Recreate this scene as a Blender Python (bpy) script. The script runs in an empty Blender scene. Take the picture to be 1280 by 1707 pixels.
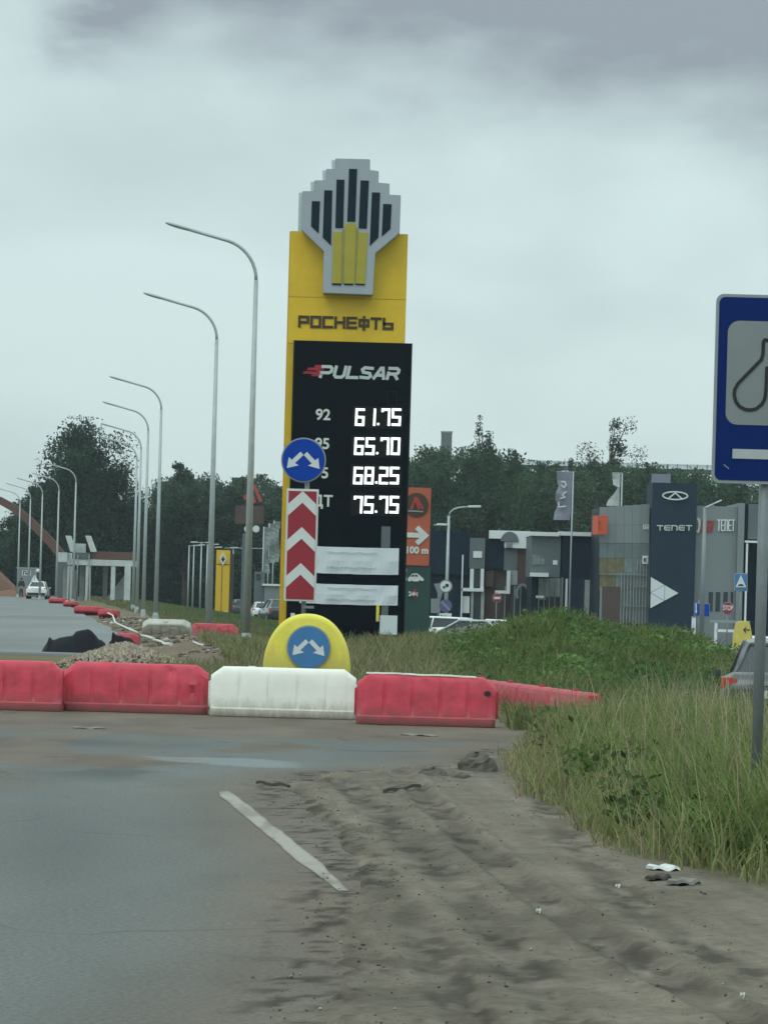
import bpy, bmesh, math, random
import numpy as np
from mathutils import Matrix, Vector, noise as mnoise

random.seed(7)
RS = np.random.RandomState(11)
sc = bpy.context.scene
COL = sc.collection
F = 6000.0; PX0 = 640.0; PY0 = 990.0; ROLL = 0.028; CAMZ = 1.8
CR, SR = math.cos(ROLL), math.sin(ROLL)

# ------------------------------------------------------------------ camera
cam = bpy.data.objects.new('camera', bpy.data.cameras.new('camera'))
COL.objects.link(cam)
cam.data.sensor_fit = 'HORIZONTAL'; cam.data.sensor_width = 36.0
cam.data.lens = 36.0 * F / 1280.0
cam.data.shift_y = (PY0 - 853.5) / 1280.0
# shift acts before the roll of the sensor, the vertical offset stays on the sensor
cam.data.clip_start = 0.5; cam.data.clip_end = 9000
cam.matrix_world = Matrix.Translation((0, 0, CAMZ)) @ Matrix.Rotation(math.radians(90), 4, 'X') @ Matrix.Rotation(ROLL, 4, 'Z')
sc.camera = cam

# ------------------------------------------------------------------ world / light
SUN_EL, SUN_AZ = math.radians(55), math.radians(215)   # high, behind and to the left of the camera
world = bpy.data.worlds.new('World'); sc.world = world; world.use_nodes = True
nt = world.node_tree; nt.nodes.clear()
def WN(t, **k):
    n = nt.nodes.new(t)
    for a, b in k.items(): setattr(n, a, b)
    return n
def L(a, b): nt.links.new(a, b)
def WM(op, a, b=None, c=None, clamp=False):
    n = nt.nodes.new('ShaderNodeMath'); n.operation = op; n.use_clamp = clamp
    for i, v in enumerate((a, b, c)):
        if v is None: continue
        if isinstance(v, (int, float)): n.inputs[i].default_value = v
        else: nt.links.new(v, n.inputs[i])
    return n.outputs[0]
tc = WN('ShaderNodeTexCoord')
sep = WN('ShaderNodeSeparateXYZ'); L(tc.outputs['Generated'], sep.inputs[0])
mp = WN('ShaderNodeMapping'); mp.inputs['Scale'].default_value = (1.0, 1.0, 2.2)
L(tc.outputs['Generated'], mp.inputs[0])
n1 = WN('ShaderNodeTexNoise'); n1.inputs['Scale'].default_value = 7.0; n1.inputs['Detail'].default_value = 3.5; n1.inputs['Roughness'].default_value = 0.5
L(mp.outputs[0], n1.inputs[0])
n2 = WN('ShaderNodeTexNoise'); n2.inputs['Scale'].default_value = 30.0; n2.inputs['Detail'].default_value = 6; n2.inputs['Roughness'].default_value = 0.5
L(mp.outputs[0], n2.inputs[0])
jit = WM('MULTIPLY', WM('SUBTRACT', n2.outputs[0], 0.5), 0.035)
wx = WM('ADD', sep.outputs[0], jit); wz = WM('ADD', sep.outputs[2], WM('MULTIPLY', jit, 0.8))
def blob(x0, z0, a, b):
    u = WM('DIVIDE', WM('SUBTRACT', wx, x0), a); v = WM('DIVIDE', WM('SUBTRACT', wz, z0), b)
    r2 = WM('ADD', WM('MULTIPLY', u, u), WM('MULTIPLY', v, v))
    return WM('POWER', 2.718, WM('MULTIPLY', r2, -1.0))
dark = WM('MULTIPLY', blob(0.070, 0.168, 0.100, 0.040), 1.0)
dark = WM('ADD', dark, WM('MULTIPLY', blob(0.0, 0.200, 0.30, 0.055), 0.55))
dark = WM('ADD', dark, WM('MULTIPLY', blob(0.15, 0.150, 0.05, 0.035), 0.55))
dark = WM('ADD', dark, WM('MULTIPLY', blob(-0.078, 0.158, 0.014, 0.010), 0.55))
dark = WM('ADD', dark, WM('MULTIPLY', blob(-0.06, 0.185, 0.09, 0.022), 0.60))
dark = WM('ADD', dark, WM('MULTIPLY', blob(-0.115, 0.085, 0.03, 0.03), 0.18))
dark = WM('ADD', dark, WM('MULTIPLY', blob(0.03, 0.10, 0.05, 0.02), 0.12))
nz = WM('MULTIPLY', WM('SUBTRACT', n1.outputs[0], 0.5), 1.3)
dark = WM('ADD', dark, WM('MULTIPLY', nz, 1.00), None, True)
cr = WN('ShaderNodeValToRGB')
cr.color_ramp.elements[0].position = 0.0; cr.color_ramp.elements[0].color = (0.512, 0.626, 0.626, 1)
cr.color_ramp.elements[1].position = 1.0; cr.color_ramp.elements[1].color = (0.228, 0.268, 0.300, 1)
e = cr.color_ramp.elements.new(0.4); e.color = (0.405, 0.497, 0.506, 1)
L(dark, cr.inputs[0])
up = WM('MAXIMUM', sep.outputs[2], 0.0)
gain = WM('ADD', 1.0, WM('MULTIPLY', up, 0.9))
cb = WN('ShaderNodeBackground'); L(cr.outputs[0], cb.inputs[0]); L(gain, cb.inputs[1])
sky = WN('ShaderNodeTexSky', sky_type='NISHITA', sun_disc=False, sun_elevation=SUN_EL, sun_rotation=SUN_AZ)
sb = WN('ShaderNodeBackground'); L(sky.outputs[0], sb.inputs[0]); sb.inputs[1].default_value = 0.1
mx = WN('ShaderNodeMixShader'); mx.inputs[0].default_value = 0.95
L(sb.outputs[0], mx.inputs[1]); L(cb.outputs[0], mx.inputs[2])
wo = WN('ShaderNodeOutputWorld'); L(mx.outputs[0], wo.inputs[0])

sd = bpy.data.lights.new('sun', 'SUN'); sd.energy = 0.6; sd.angle = math.radians(35); sd.color = (1.0, 0.985, 0.95)
sun = bpy.data.objects.new('sun', sd); COL.objects.link(sun)
dv = Vector((math.sin(SUN_AZ) * math.cos(SUN_EL), math.cos(SUN_AZ) * math.cos(SUN_EL), math.sin(SUN_EL)))
sun.rotation_euler = dv.to_track_quat('Z', 'Y').to_euler()

sc.view_settings.view_transform = 'Standard'; sc.view_settings.look = 'None'
sc.view_settings.exposure = 0.27; sc.view_settings.gamma = 1.0; sc.view_settings.use_curve_mapping = False
try:
    sc.cycles.max_bounces = 6; sc.cycles.diffuse_bounces = 3; sc.cycles.volume_bounces = 0
    sc.cycles.transparent_max_bounces = 12
except Exception: pass

# ------------------------------------------------------------------ pixel <-> place
def W(px, py, D):
    """world X, Z of what the photograph shows at (px,py) at distance D"""
    u = (px - PX0) / F; v = (PY0 - py) / F
    return ((u * CR - v * SR) * D, (u * SR + v * CR) * D + CAMZ)
def G(px, py, z=0.0):
    """the point at height z seen at (px,py)"""
    u = (px - PX0) / F; v = (PY0 - py) / F
    D = (z - CAMZ) / (u * SR + v * CR)
    return ((u * CR - v * SR) * D, D)
def sm(a, b, x):
    t = np.clip((x - a) / (b - a), 0, 1); return t * t * (3 - 2 * t)

# value noise (vectorised)
_tab = np.random.RandomState(5).rand(256, 256)
def vn(x, y):
    x = np.asarray(x, float); y = np.asarray(y, float)
    xi = np.floor(x).astype(int); yi = np.floor(y).astype(int)
    fx = x - xi; fy = y - yi; fx = fx * fx * (3 - 2 * fx); fy = fy * fy * (3 - 2 * fy)
    a = _tab[xi & 255, yi & 255]; b = _tab[(xi + 1) & 255, yi & 255]
    c = _tab[xi & 255, (yi + 1) & 255]; d = _tab[(xi + 1) & 255, (yi + 1) & 255]
    return (a * (1 - fx) + b * fx) * (1 - fy) + (c * (1 - fx) + d * fx) * fy
def fbm(x, y, o=4):
    s = 0; a = 0.5; t = 0
    for i in range(o):
        s = s + a * vn(x * 2 ** i + 17 * i, y * 2 ** i + 31 * i); t += a; a *= 0.5
    return s / t

# ------------------------------------------------------------------ materials
MC = {}
def mat(name, col=(0.5, 0.5, 0.5), rough=0.6, metal=0.0, var=0.15, vscale=3.0, bump=0.0, bscale=40.0, emit=0.0,
        spec=None, attr=None, coat=0.0, dirt=None, trans=0.0, alpha=None):
    if name in MC: return MC[name]
    m = bpy.data.materials.new(name); m.use_nodes = True; MC[name] = m
    t = m.node_tree; b = t.nodes['Principled BSDF']
    b.inputs['Roughness'].default_value = rough; b.inputs['Metallic'].default_value = metal
    if spec is not None: b.inputs['Specular IOR Level'].default_value = spec
    if coat: b.inputs['Coat Weight'].default_value = coat
    co = t.nodes.new('ShaderNodeTexCoord')
    if attr:
        a = t.nodes.new('ShaderNodeAttribute'); a.attribute_name = attr; src = a.outputs['Color']
    else:
        rgb = t.nodes.new('ShaderNodeRGB'); rgb.outputs[0].default_value = (*col, 1); src = rgb.outputs[0]
    nz = t.nodes.new('ShaderNodeTexNoise'); nz.inputs['Scale'].default_value = vscale; nz.inputs['Detail'].default_value = 6
    nz.inputs['Roughness'].default_value = 0.65
    t.links.new(co.outputs['Object'], nz.inputs[0])
    mr = t.nodes.new('ShaderNodeMapRange'); mr.inputs[1].default_value = 0.25; mr.inputs[2].default_value = 0.75
    mr.inputs[3].default_value = 1 - var; mr.inputs[4].default_value = 1 + var
    t.links.new(nz.outputs[0], mr.inputs[0])
    mu = t.nodes.new('ShaderNodeVectorMath'); mu.operation = 'SCALE'
    t.links.new(src, mu.inputs[0]); t.links.new(mr.outputs[0], mu.inputs['Scale'])
    out = mu.outputs[0]
    if dirt:      # dirt = (colour, z0, z1, amount): splashed mud rising from the foot, with a ragged edge
        dc, z0, z1, am = dirt
        sp = t.nodes.new('ShaderNodeSeparateXYZ'); t.links.new(co.outputs['Object'], sp.inputs[0])
        n3 = t.nodes.new('ShaderNodeTexNoise'); n3.inputs['Scale'].default_value = 9; n3.inputs['Detail'].default_value = 8
        n3.inputs['Roughness'].default_value = 0.75
        mpp = t.nodes.new('ShaderNodeMapping'); mpp.inputs['Scale'].default_value = (1, 1, 0.35)
        t.links.new(co.outputs['Object'], mpp.inputs[0]); t.links.new(mpp.outputs[0], n3.inputs[0])
        ad = t.nodes.new('ShaderNodeMath'); ad.operation = 'MULTIPLY_ADD'
        t.links.new(n3.outputs[0], ad.inputs[0]); ad.inputs[1].default_value = -(z1 - z0) * 1.6; t.links.new(sp.outputs[2], ad.inputs[2])
        m2 = t.nodes.new('ShaderNodeMapRange'); m2.inputs[1].default_value = z0 - (z1 - z0) * 0.8; m2.inputs[2].default_value = z1 - (z1 - z0) * 0.8
        m2.inputs[3].default_value = am; m2.inputs[4].default_value = 0.0
        t.links.new(ad.outputs[0], m2.inputs[0])
        mi = t.nodes.new('ShaderNodeMix'); mi.data_type = 'RGBA'
        t.links.new(m2.outputs[0], mi.inputs[0]); t.links.new(out, mi.inputs[6]); mi.inputs[7].default_value = (*dc, 1)
        out = mi.outputs[2]
    t.links.new(out, b.inputs['Base Color'])
    if bump:
        n2 = t.nodes.new('ShaderNodeTexNoise'); n2.inputs['Scale'].default_value = bscale; n2.inputs['Detail'].default_value = 5
        t.links.new(co.outputs['Object'], n2.inputs[0])
        bp = t.nodes.new('ShaderNodeBump'); bp.inputs['Strength'].default_value = bump; bp.inputs['Distance'].default_value = 0.02
        t.links.new(n2.outputs[0], bp.inputs['Height']); t.links.new(bp.outputs[0], b.inputs['Normal'])
    if emit:
        t.links.new(out, b.inputs['Emission Color']); b.inputs['Emission Strength'].default_value = emit
    if trans:
        tr = t.nodes.new('ShaderNodeBsdfTranslucent'); t.links.new(out, tr.inputs[0])
        ms = t.nodes.new('ShaderNodeMixShader'); ms.inputs[0].default_value = trans
        t.links.new(b.outputs[0], ms.inputs[1]); t.links.new(tr.outputs[0], ms.inputs[2])
        t.links.new(ms.outputs[0], t.nodes['Material Output'].inputs[0])
    return m

M_steel = mat('galvanised_steel', (0.38, 0.43, 0.43), 0.5, 0.3, 0.12, 6)
M_post = mat('post_steel', (0.20, 0.225, 0.235), 0.5, 0.3, 0.14, 8)
M_red = mat('red_plastic', (0.54, 0.045, 0.075), 0.6, 0, 0.30, 3.5, 0.35, 9, dirt=((0.17, 0.085, 0.075), 0.0, 0.26, 0.85))
M_red2 = mat('faded_red_plastic', (0.44, 0.042, 0.060), 0.55, 0, 0.22, 3, 0.3, 14, dirt=((0.16, 0.10, 0.08), 0.0, 0.3, 0.85))
M_whp = mat('white_plastic', (0.80, 0.80, 0.72), 0.45, 0, 0.06, 3, 0.15, 14, dirt=((0.26, 0.23, 0.17), 0.0, 0.26, 0.85))
M_yelp = mat('yellow_plastic', (0.76, 0.68, 0.085), 0.5, 0, 0.10, 4, 0.15, 10, dirt=((0.34, 0.30, 0.12), 0.55, 1.05, 0.6))
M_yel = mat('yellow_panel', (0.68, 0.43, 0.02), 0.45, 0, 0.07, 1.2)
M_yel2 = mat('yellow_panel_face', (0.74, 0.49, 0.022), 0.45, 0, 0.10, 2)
M_silver = mat('silver_panel', (0.36, 0.40, 0.44), 0.4, 0.25, 0.05, 2)
M_silver2 = mat('silver_edge', (0.55, 0.62, 0.64), 0.4, 0.1, 0.05, 2)
M_bar = mat('dark_blue_grey', (0.010, 0.022, 0.034), 0.5, 0, 0.1, 3, spec=.15)
M_board = mat('black_glass_board', (0.003, 0.0065, 0.0105), 0.22, 0, 0.1, 2, spec=0.12)
M_module = mat('display_module', (0.011, 0.013, 0.012), 0.35, 0, 0.15, 5, spec=.15)
M_frame = mat('display_frame', (0.010, 0.015, 0.020), 0.3, 0, 0.1, 5, spec=.2)
M_digit = mat('lit_digit', (0.92, 0.97, 1.0), 0.4, 0, 0, 1, emit=1.05)
M_letter = mat('brown_letter', (0.055, 0.035, 0.012), 0.5)
M_wlet = mat('white_letter', (0.50, 0.55, 0.53), 0.5, 0, 0.06)
M_grade = mat('grade_letter', (0.62, 0.66, 0.62), 0.5, 0, 0.06)
M_rlet = mat('dark_red_letter', (0.34, 0.02, 0.035), 0.5)
M_banner = mat('white_banner', (0.62, 0.68, 0.72), 0.6, 0, 0.05, 3)
M_ink = mat('faint_ink', (0.42, 0.46, 0.48), 0.6)
M_black = mat('black_matt', (0.012, 0.013, 0.016), 0.6)
M_sheet = mat('black_rubber_sheet', (0.005, 0.006, 0.010), 0.6, 0, 0.3, 4, 0.3, 8, spec=.12)
M_blue = mat('sign_blue', (0.001, 0.050, 0.36), 0.5, 0, 0.06, 3, spec=.2)
M_blue2 = mat('faded_sign_blue', (0.045, 0.18, 0.40), 0.4, 0, 0.10, 6)
M_bigblue = mat('big_sign_blue', (0.001, 0.018, 0.125), 0.5, 0, 0.10, 2, spec=.15)
M_signw = mat('sign_white', (0.62, 0.67, 0.66), 0.5, 0, 0.06, 6)
M_signg = mat('sign_grey_white', (0.27, 0.31, 0.32), 0.5, 0, 0.08, 3)
M_signr = mat('sign_red', (0.30, 0.018, 0.035), 0.45, 0, 0.08, 4)
M_orange = mat('orange_panel', (0.44, 0.115, 0.065), 0.5, 0, 0.07, 2)
M_green = mat('dark_green_panel', (0.022, 0.065, 0.060), 0.5, 0, 0.08, 2)
M_brownm = mat('brown_emblem', (0.06, 0.045, 0.03), 0.5)
M_redm = mat('emblem_red', (0.42, 0.05, 0.05), 0.5)
M_conc = mat('concrete', (0.33, 0.355, 0.34), 0.85, 0, 0.22, 1.5, 0.3, 10)
M_pale = mat('pale_concrete', (0.50, 0.54, 0.53), 0.85, 0, 0.20, 1.2, 0.3, 8)
M_dwhp = mat('dusty_white_plastic', (0.46, 0.46, 0.40), 0.6, 0, 0.25, 3, 0.2, 9, dirt=((0.24, 0.20, 0.15), 0.0, 0.4, 0.9))
M_concd = mat('dark_concrete', (0.10, 0.12, 0.12), 0.85, 0, 0.2, 2)
M_rust = mat('rust_red_steel', (0.115, 0.055, 0.042), 0.7, 0, 0.15, 1)
M_navy = mat('navy_cladding', (0.010, 0.020, 0.036), 0.6, 0, 0.10, 0.4, spec=.15)
M_navy2 = mat('slate_tower_cladding', (0.020, 0.036, 0.056), 0.6, 0, 0.08, 0.3, spec=.15)
M_gcl = mat('grey_cladding', (0.115, 0.14, 0.15), 0.5, 0.1, 0.08, 0.6)
M_gcl2 = mat('mid_grey_cladding', (0.21, 0.24, 0.245), 0.45, 0.2, 0.06, 0.3)
M_white = mat('white_trim', (0.68, 0.73, 0.73), 0.5, 0, 0.05, 2)
M_brown = mat('brown_cladding', (0.075, 0.05, 0.042), 0.6, 0, 0.15, 1)
M_brownd = mat('brown_door', (0.055, 0.036, 0.028), 0.6)
M_glass = mat('dark_window_glass', (0.02, 0.035, 0.042), 0.12, 0, 0.2, 1)
M_glass2 = mat('curtain_glass', (0.145, 0.18, 0.18), 0.22, 0, 0.35, 0.5)
M_glassl = mat('pale_glass', (0.17, 0.21, 0.205), 0.25, 0, 0.3, 2)
M_warm = mat('warm_interior_glass', (0.15, 0.135, 0.075), 0.3, 0, 0.4, 3)
M_carw = mat('white_car_paint', (0.74, 0.77, 0.76), 0.3, 0, 0.03, 2, coat=0.5)
M_carg = mat('grey_car_paint', (0.065, 0.08, 0.085), 0.35, 0.4, 0.04, 2, coat=0.4)
M_cars = mat('silver_car_paint', (0.42, 0.46, 0.48), 0.3, 0.4, 0.04, 2, coat=0.5)
M_card = mat('dark_car_paint', (0.03, 0.035, 0.045), 0.3, 0.2, 0.04, 2, coat=0.5)
M_cglass = mat('car_glass', (0.02, 0.028, 0.032), 0.08, 0, 0.1, 2)
M_tyre = mat('tyre_rubber', (0.02, 0.02, 0.021), 0.85)
M_rim = mat('wheel_rim', (0.35, 0.36, 0.37), 0.35, 0.6)
M_tail = mat('tail_light', (0.50, 0.03, 0.03), 0.25)
M_head = mat('head_light', (0.75, 0.78, 0.78), 0.2)
M_bark = mat('bark', (0.07, 0.058, 0.045), 0.9, 0, 0.25, 4)
M_leaf = mat('leaves', rough=0.7, attr='col', var=0.05, trans=0.32, spec=0.12)
M_grassm = mat('grass_blades', rough=0.75, attr='col', var=0.04, trans=0.55, spec=0.10)
M_weed = mat('weed_leaves', rough=0.7, attr='col', var=0.05, trans=0.5, spec=0.12)
M_stone = mat('gravel_stones', rough=0.9, attr='col', var=0.1)
M_flagp = mat('mauve_flag_cloth', (0.22, 0.23, 0.28), 0.8, 0, 0.08, 2)
M_flagw = mat('pale_flag_cloth', (0.45, 0.49, 0.48), 0.8, 0, 0.1, 2)
M_flagd = mat('grey_banner_cloth', (0.20, 0.235, 0.225), 0.8, 0, 0.25, 2)
M_skin = mat('skin', (0.35, 0.22, 0.16), 0.6)
M_jacket = mat('dark_brown_cloth', (0.030, 0.022, 0.020), 0.85)
M_trouser = mat('dull_green_cloth', (0.055, 0.050, 0.035), 0.85)
M_redsign = mat('orange_red_box', (0.60, 0.09, 0.035), 0.45, 0, 0.08, 2)
M_soil = mat('brown_soil', (0.17, 0.13, 0.095), 0.95, 0, 0.3, 2, 0.6, 8)
M_clay = mat('reddish_clay', (0.17, 0.085, 0.055), 0.95, 0, 0.25, 0.6, 0.5, 3)
M_litter = mat('pale_litter', (0.55, 0.56, 0.52), 0.7)
M_strip = mat('pale_plastic_strip', (0.58, 0.60, 0.57), 0.6, 0, 0.12, 4)

# ------------------------------------------------------------------ object helpers
def tag(o, label=None, cat=None, group=None, kind=None):
    if label: o['label'] = label
    if cat: o['category'] = cat
    if group: o['group'] = group
    if kind: o['kind'] = kind
    return o
def thing(name, label, cat, loc=(0, 0, 0), rz=0.0, group=None):
    o = bpy.data.objects.new(name, None); COL.objects.link(o)
    o.location = loc; o.rotation_euler = (0, 0, rz); o.empty_display_size = 0.2
    return tag(o, label, cat, group)
def copy_tree(o, parent=None):
    c = o.copy(); COL.objects.link(c)
    if parent: c.parent = parent
    for ch in o.children: copy_tree(ch, c)
    return c

class MB:
    def __init__(s): s.v = []; s.f = []; s.sm = []
    def add(s, vs, fs, smooth=False):
        n = len(s.v); s.v += [tuple(v) for v in vs]; s.f += [tuple(i + n for i in f) for f in fs]; s.sm += [smooth] * len(fs); return s
    def box(s, c, d, rz=0, rx=0, ry=0):
        hx, hy, hz = d[0] / 2, d[1] / 2, d[2] / 2
        R = Matrix.Rotation(rz, 3, 'Z') @ Matrix.Rotation(ry, 3, 'Y') @ Matrix.Rotation(rx, 3, 'X')
        vs = [Vector(c) + R @ Vector((x * hx, y * hy, z * hz)) for x in (-1, 1) for y in (-1, 1) for z in (-1, 1)]
        return s.add(vs, [(0, 1, 3, 2), (4, 6, 7, 5), (0, 4, 5, 1), (2, 3, 7, 6), (0, 2, 6, 4), (1, 5, 7, 3)])
    def prism(s, pts, y0, y1):
        """outline pts (x,z) between depth y0 (front) and y1"""
        n = len(pts)
        a = sum(pts[i][0] * pts[(i + 1) % n][1] - pts[(i + 1) % n][0] * pts[i][1] for i in range(n))
        if a < 0: pts = pts[::-1]
        vs = [(p[0], y0, p[1]) for p in pts] + [(p[0], y1, p[1]) for p in pts]
        fs = [tuple(range(n)), tuple(range(2 * n - 1, n - 1, -1))] + [(i, i + n, (i + 1) % n + n, (i + 1) % n) for i in range(n)]
        return s.add(vs, fs)
    def tube(s, pts, rad, n=10, cap=True, smooth=True):
        pts = [Vector(p) for p in pts]
        if not hasattr(rad, '__len__'): rad = [rad] * len(pts)
        base = len(s.v); vs = []; ref = None
        for i, p in enumerate(pts):
            t = (pts[min(i + 1, len(pts) - 1)] - pts[max(i - 1, 0)]).normalized()
            if ref is None: ref = Vector((0, 1, 0)) if abs(t.y) < 0.9 else Vector((1, 0, 0))
            a = (ref - t * ref.dot(t)).normalized(); b = t.cross(a); ref = a
            for k in range(n):
                an = 2 * math.pi * k / n; vs.append(p + (a * math.cos(an) + b * math.sin(an)) * rad[i])
        fs = []
        for i in range(len(pts) - 1):
            for k in range(n):
                fs.append((i * n + k, i * n + (k + 1) % n, (i + 1) * n + (k + 1) % n, (i + 1) * n + k))
        s.add(vs, fs, smooth)
        if cap:
            n0 = len(vs); s.f.append(tuple(base + k for k in range(n))[::-1]); s.sm.append(False)
            s.f.append(tuple(base + n0 - n + k for k in range(n))); s.sm.append(False)
        return s
    def disc(s, c, r, th, n=40, y=None, sx=1.0):
        pts = [(c[0] + r * sx * math.cos(2 * math.pi * k / n), c[2] + r * math.sin(2 * math.pi * k / n)) for k in range(n)]
        return s.prism(pts, c[1] - th / 2, c[1] + th / 2)
    def ring(s, c, r0, r1, y0, y1, n=40):
        vs = []
        for r in (r0, r1):
            for y in (y0, y1):
                vs += [(c[0] + r * math.cos(2 * math.pi * k / n), y, c[1] + r * math.sin(2 * math.pi * k / n)) for k in range(n)]
        fs = []
        for k in range(n):
            j = (k + 1) % n
            fs += [(k, j, 2 * n + j, 2 * n + k), (n + k, 3 * n + k, 3 * n + j, n + j), (2 * n + k, 2 * n + j, 3 * n + j, 3 * n + k), (k, n + k, n + j, j)]
        return s.add(vs, fs)
    def stroke(s, pl, w, y0, y1, closed=False):
        P = [Vector((a, b)) for a, b in pl]; n = len(P); Lf = []; Rt = []
        for i in range(n):
            if closed or 0 < i < n - 1:
                d0 = (P[i] - P[i - 1]).normalized(); d1 = (P[(i + 1) % n] - P[i]).normalized()
                n0 = Vector((-d0.y, d0.x)); n1_ = Vector((-d1.y, d1.x)); m = (n0 + n1_)
                if m.length < 1e-4: m = n0
                m.normalize(); k = (w / 2) / max(0.4, m.dot(n0)); off = m * k; c = P[i]
            else:
                d = (P[1] - P[0]).normalized() if i == 0 else (P[-1] - P[-2]).normalized()
                off = Vector((-d.y, d.x)) * w / 2; c = P[i] + d * (w / 2) * (-1 if i == 0 else 1) * 0.9
            Lf.append(c + off); Rt.append(c - off)
        m_ = n if closed else n - 1
        vs = [(p.x, y0, p.y) for p in Lf] + [(p.x, y0, p.y) for p in Rt] + [(p.x, y1, p.y) for p in Lf] + [(p.x, y1, p.y) for p in Rt]
        fs = []
        for i in range(m_):
            j = (i + 1) % n
            fs += [(i, n + i, n + j, j), (2 * n + i, 2 * n + j, 3 * n + j, 3 * n + i), (i, j, 2 * n + j, 2 * n + i), (n + i, 3 * n + i, 3 * n + j, n + j)]
        if not closed: fs += [(0, 2 * n, 3 * n, n), (n - 1, 2 * n - 1, 4 * n - 1, 3 * n - 1)]
        return s.add(vs, fs)
    def loft(s, rings, closed=True, cap=True, smooth=False):
        base = len(s.v); n = len(rings[0]); vs = [p for r in rings for p in r]; fs = []
        for i in range(len(rings) - 1):
            for k in range(n if closed else n - 1):
                fs.append((i * n + k, i * n + (k + 1) % n, (i + 1) * n + (k + 1) % n, (i + 1) * n + k))
        s.add(vs, fs, smooth)
        if cap:
            s.f.append(tuple(base + k for k in range(n))[::-1]); s.sm.append(False)
            s.f.append(tuple(base + len(vs) - n + k for k in range(n))); s.sm.append(False)
        return s
    def mesh(s, name, m, bevel=0):
        me = bpy.data.meshes.new(name); me.from_pydata(s.v, [], s.f)
        me.polygons.foreach_set('use_smooth', s.sm)
        if m: me.materials.append(m)
        bm = bmesh.new(); bm.from_mesh(me); bmesh.ops.recalc_face_normals(bm, faces=bm.faces)
        if bevel:
            ed = [e for e in bm.edges if len(e.link_faces) == 2 and e.calc_face_angle(0) > 0.6]
            bmesh.ops.bevel(bm, geom=ed, offset=bevel, segments=2, affect='EDGES', clamp_overlap=True)
        bm.to_mesh(me); bm.free(); return me
    def build(s, name, m, parent=None, bevel=0, loc=None):
        o = bpy.data.objects.new(name, s.mesh(name, m, bevel)); COL.objects.link(o)
        if parent: o.parent = parent
        if loc: o.location = loc
        return o

def np_obj(name, V, Fc, m, col=None, smooth=False, parent=None):
    V = np.asarray(V, np.float32); Fc = np.asarray(Fc, np.int32); k = Fc.shape[1]
    me = bpy.data.meshes.new(name)
    me.vertices.add(len(V)); me.vertices.foreach_set('co', V.ravel())
    me.loops.add(Fc.size); me.loops.foreach_set('vertex_index', Fc.ravel())
    me.polygons.add(len(Fc)); me.polygons.foreach_set('loop_start', np.arange(0, Fc.size, k, dtype=np.int32))
    if smooth: me.polygons.foreach_set('use_smooth', np.ones(len(Fc), bool))
    me.update(calc_edges=True)
    if col is not None:
        ca = me.color_attributes.new('col', 'FLOAT_COLOR', 'POINT')
        c4 = np.ones((len(V), 4), np.float32); c4[:, :3] = col; ca.data.foreach_set('color', c4.ravel())
    if m: me.materials.append(m)
    o = bpy.data.objects.new(name, me); COL.objects.link(o)
    if parent: o.parent = parent
    return o

GL = {  # stroke lettering: lists of (closed, polyline)
 'Р': [(0, [(0, 0), (0, 1)]), (0, [(0, .98), (1, .98), (1, .42), (0.05, .42)])],
 'О': [(1, [(0, 0), (0, 1), (1, 1), (1, 0)])], 'С': [(0, [(1, 1), (0, 1), (0, 0), (1, 0)])],
 'Н': [(0, [(0, 0), (0, 1)]), (0, [(1, 0), (1, 1)]), (0, [(0, .5), (1, .5)])],
 'Е': [(0, [(1, 1), (0, 1), (0, 0), (1, 0)]), (0, [(0, .5), (.9, .5)])],
 'Ф': [(1, [(0, .22), (0, .8), (1, .8), (1, .22)]), (0, [(.5, -.12), (.5, 1.12)])],
 'Т': [(0, [(0, 1), (1, 1)]), (0, [(.5, 1), (.5, 0)])],
 'Ь': [(0, [(0, 1), (0, 0), (1, 0), (1, .5), (0.05, .5)])],
 'P': [(0, [(0, 0), (0, .55)]), (0, [(0, 1), (.8, 1), (1, .85), (1, .55), (.8, .4), (0, .4)])],
 'U': [(0, [(0, 1), (0, .2), (.2, 0), (.8, 0), (1, .2), (1, 1)])], 'L': [(0, [(0, 1), (0, 0), (1, 0)])],
 'S': [(0, [(1, .95), (.2, 1), (0, .8), (.15, .55), (.85, .45), (1, .2), (.8, 0), (0, .05)])],
 'A': [(0, [(0, 0), (.5, 1), (.7, 1), (1, 0)]), (0, [(.2, .3), (.9, .3)])],
 'R': [(0, [(0, 0), (0, .55)]), (0, [(0, 1), (.8, 1), (1, .85), (1, .6), (.8, .45), (0, .45)]), (0, [(.6, .45), (1, 0)])],
 'T': [(0, [(0, 1), (1, 1)]), (0, [(.5, 1), (.5, 0)])],
 'E': [(0, [(1, 1), (.2, 1), (0, .8), (0, .2), (.2, 0), (1, 0)]), (0, [(0, .5), (1, .5)])],
 'N': [(0, [(0, 0), (0, 1), (.8, 1), (1, .8), (1, 0)])],
 'C': [(0, [(1, 1), (0, 1), (0, 0), (1, 0)])], 'H': [(0, [(0, 0), (0, 1)]), (0, [(1, 0), (1, 1)]), (0, [(0, .5), (1, .5)])],
 'Y': [(0, [(0, 1), (.5, .5), (.5, 0)]), (0, [(1, 1), (.5, .5)])],
 '6': [(0, [(1, 1), (0, 1), (0, 0), (1, 0), (1, .5), (.12, .5)])], '1': [(0, [(1, 1), (1, 0)])],
 '7': [(0, [(0.05, .9), (0.05, 1), (1, 1), (1, 0)])], '5': [(0, [(1, 1), (0, 1), (0, .5), (1, .5), (1, 0), (0, 0)])],
 '0': [(1, [(0, 0), (0, 1), (1, 1), (1, 0)])], '8': [(1, [(0, 0), (0, 1), (1, 1), (1, 0)]), (0, [(.1, .5), (.9, .5)])],
 '2': [(0, [(0, 1), (1, 1), (1, .5), (0, .5), (0, 0), (1, 0)])],
}
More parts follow.
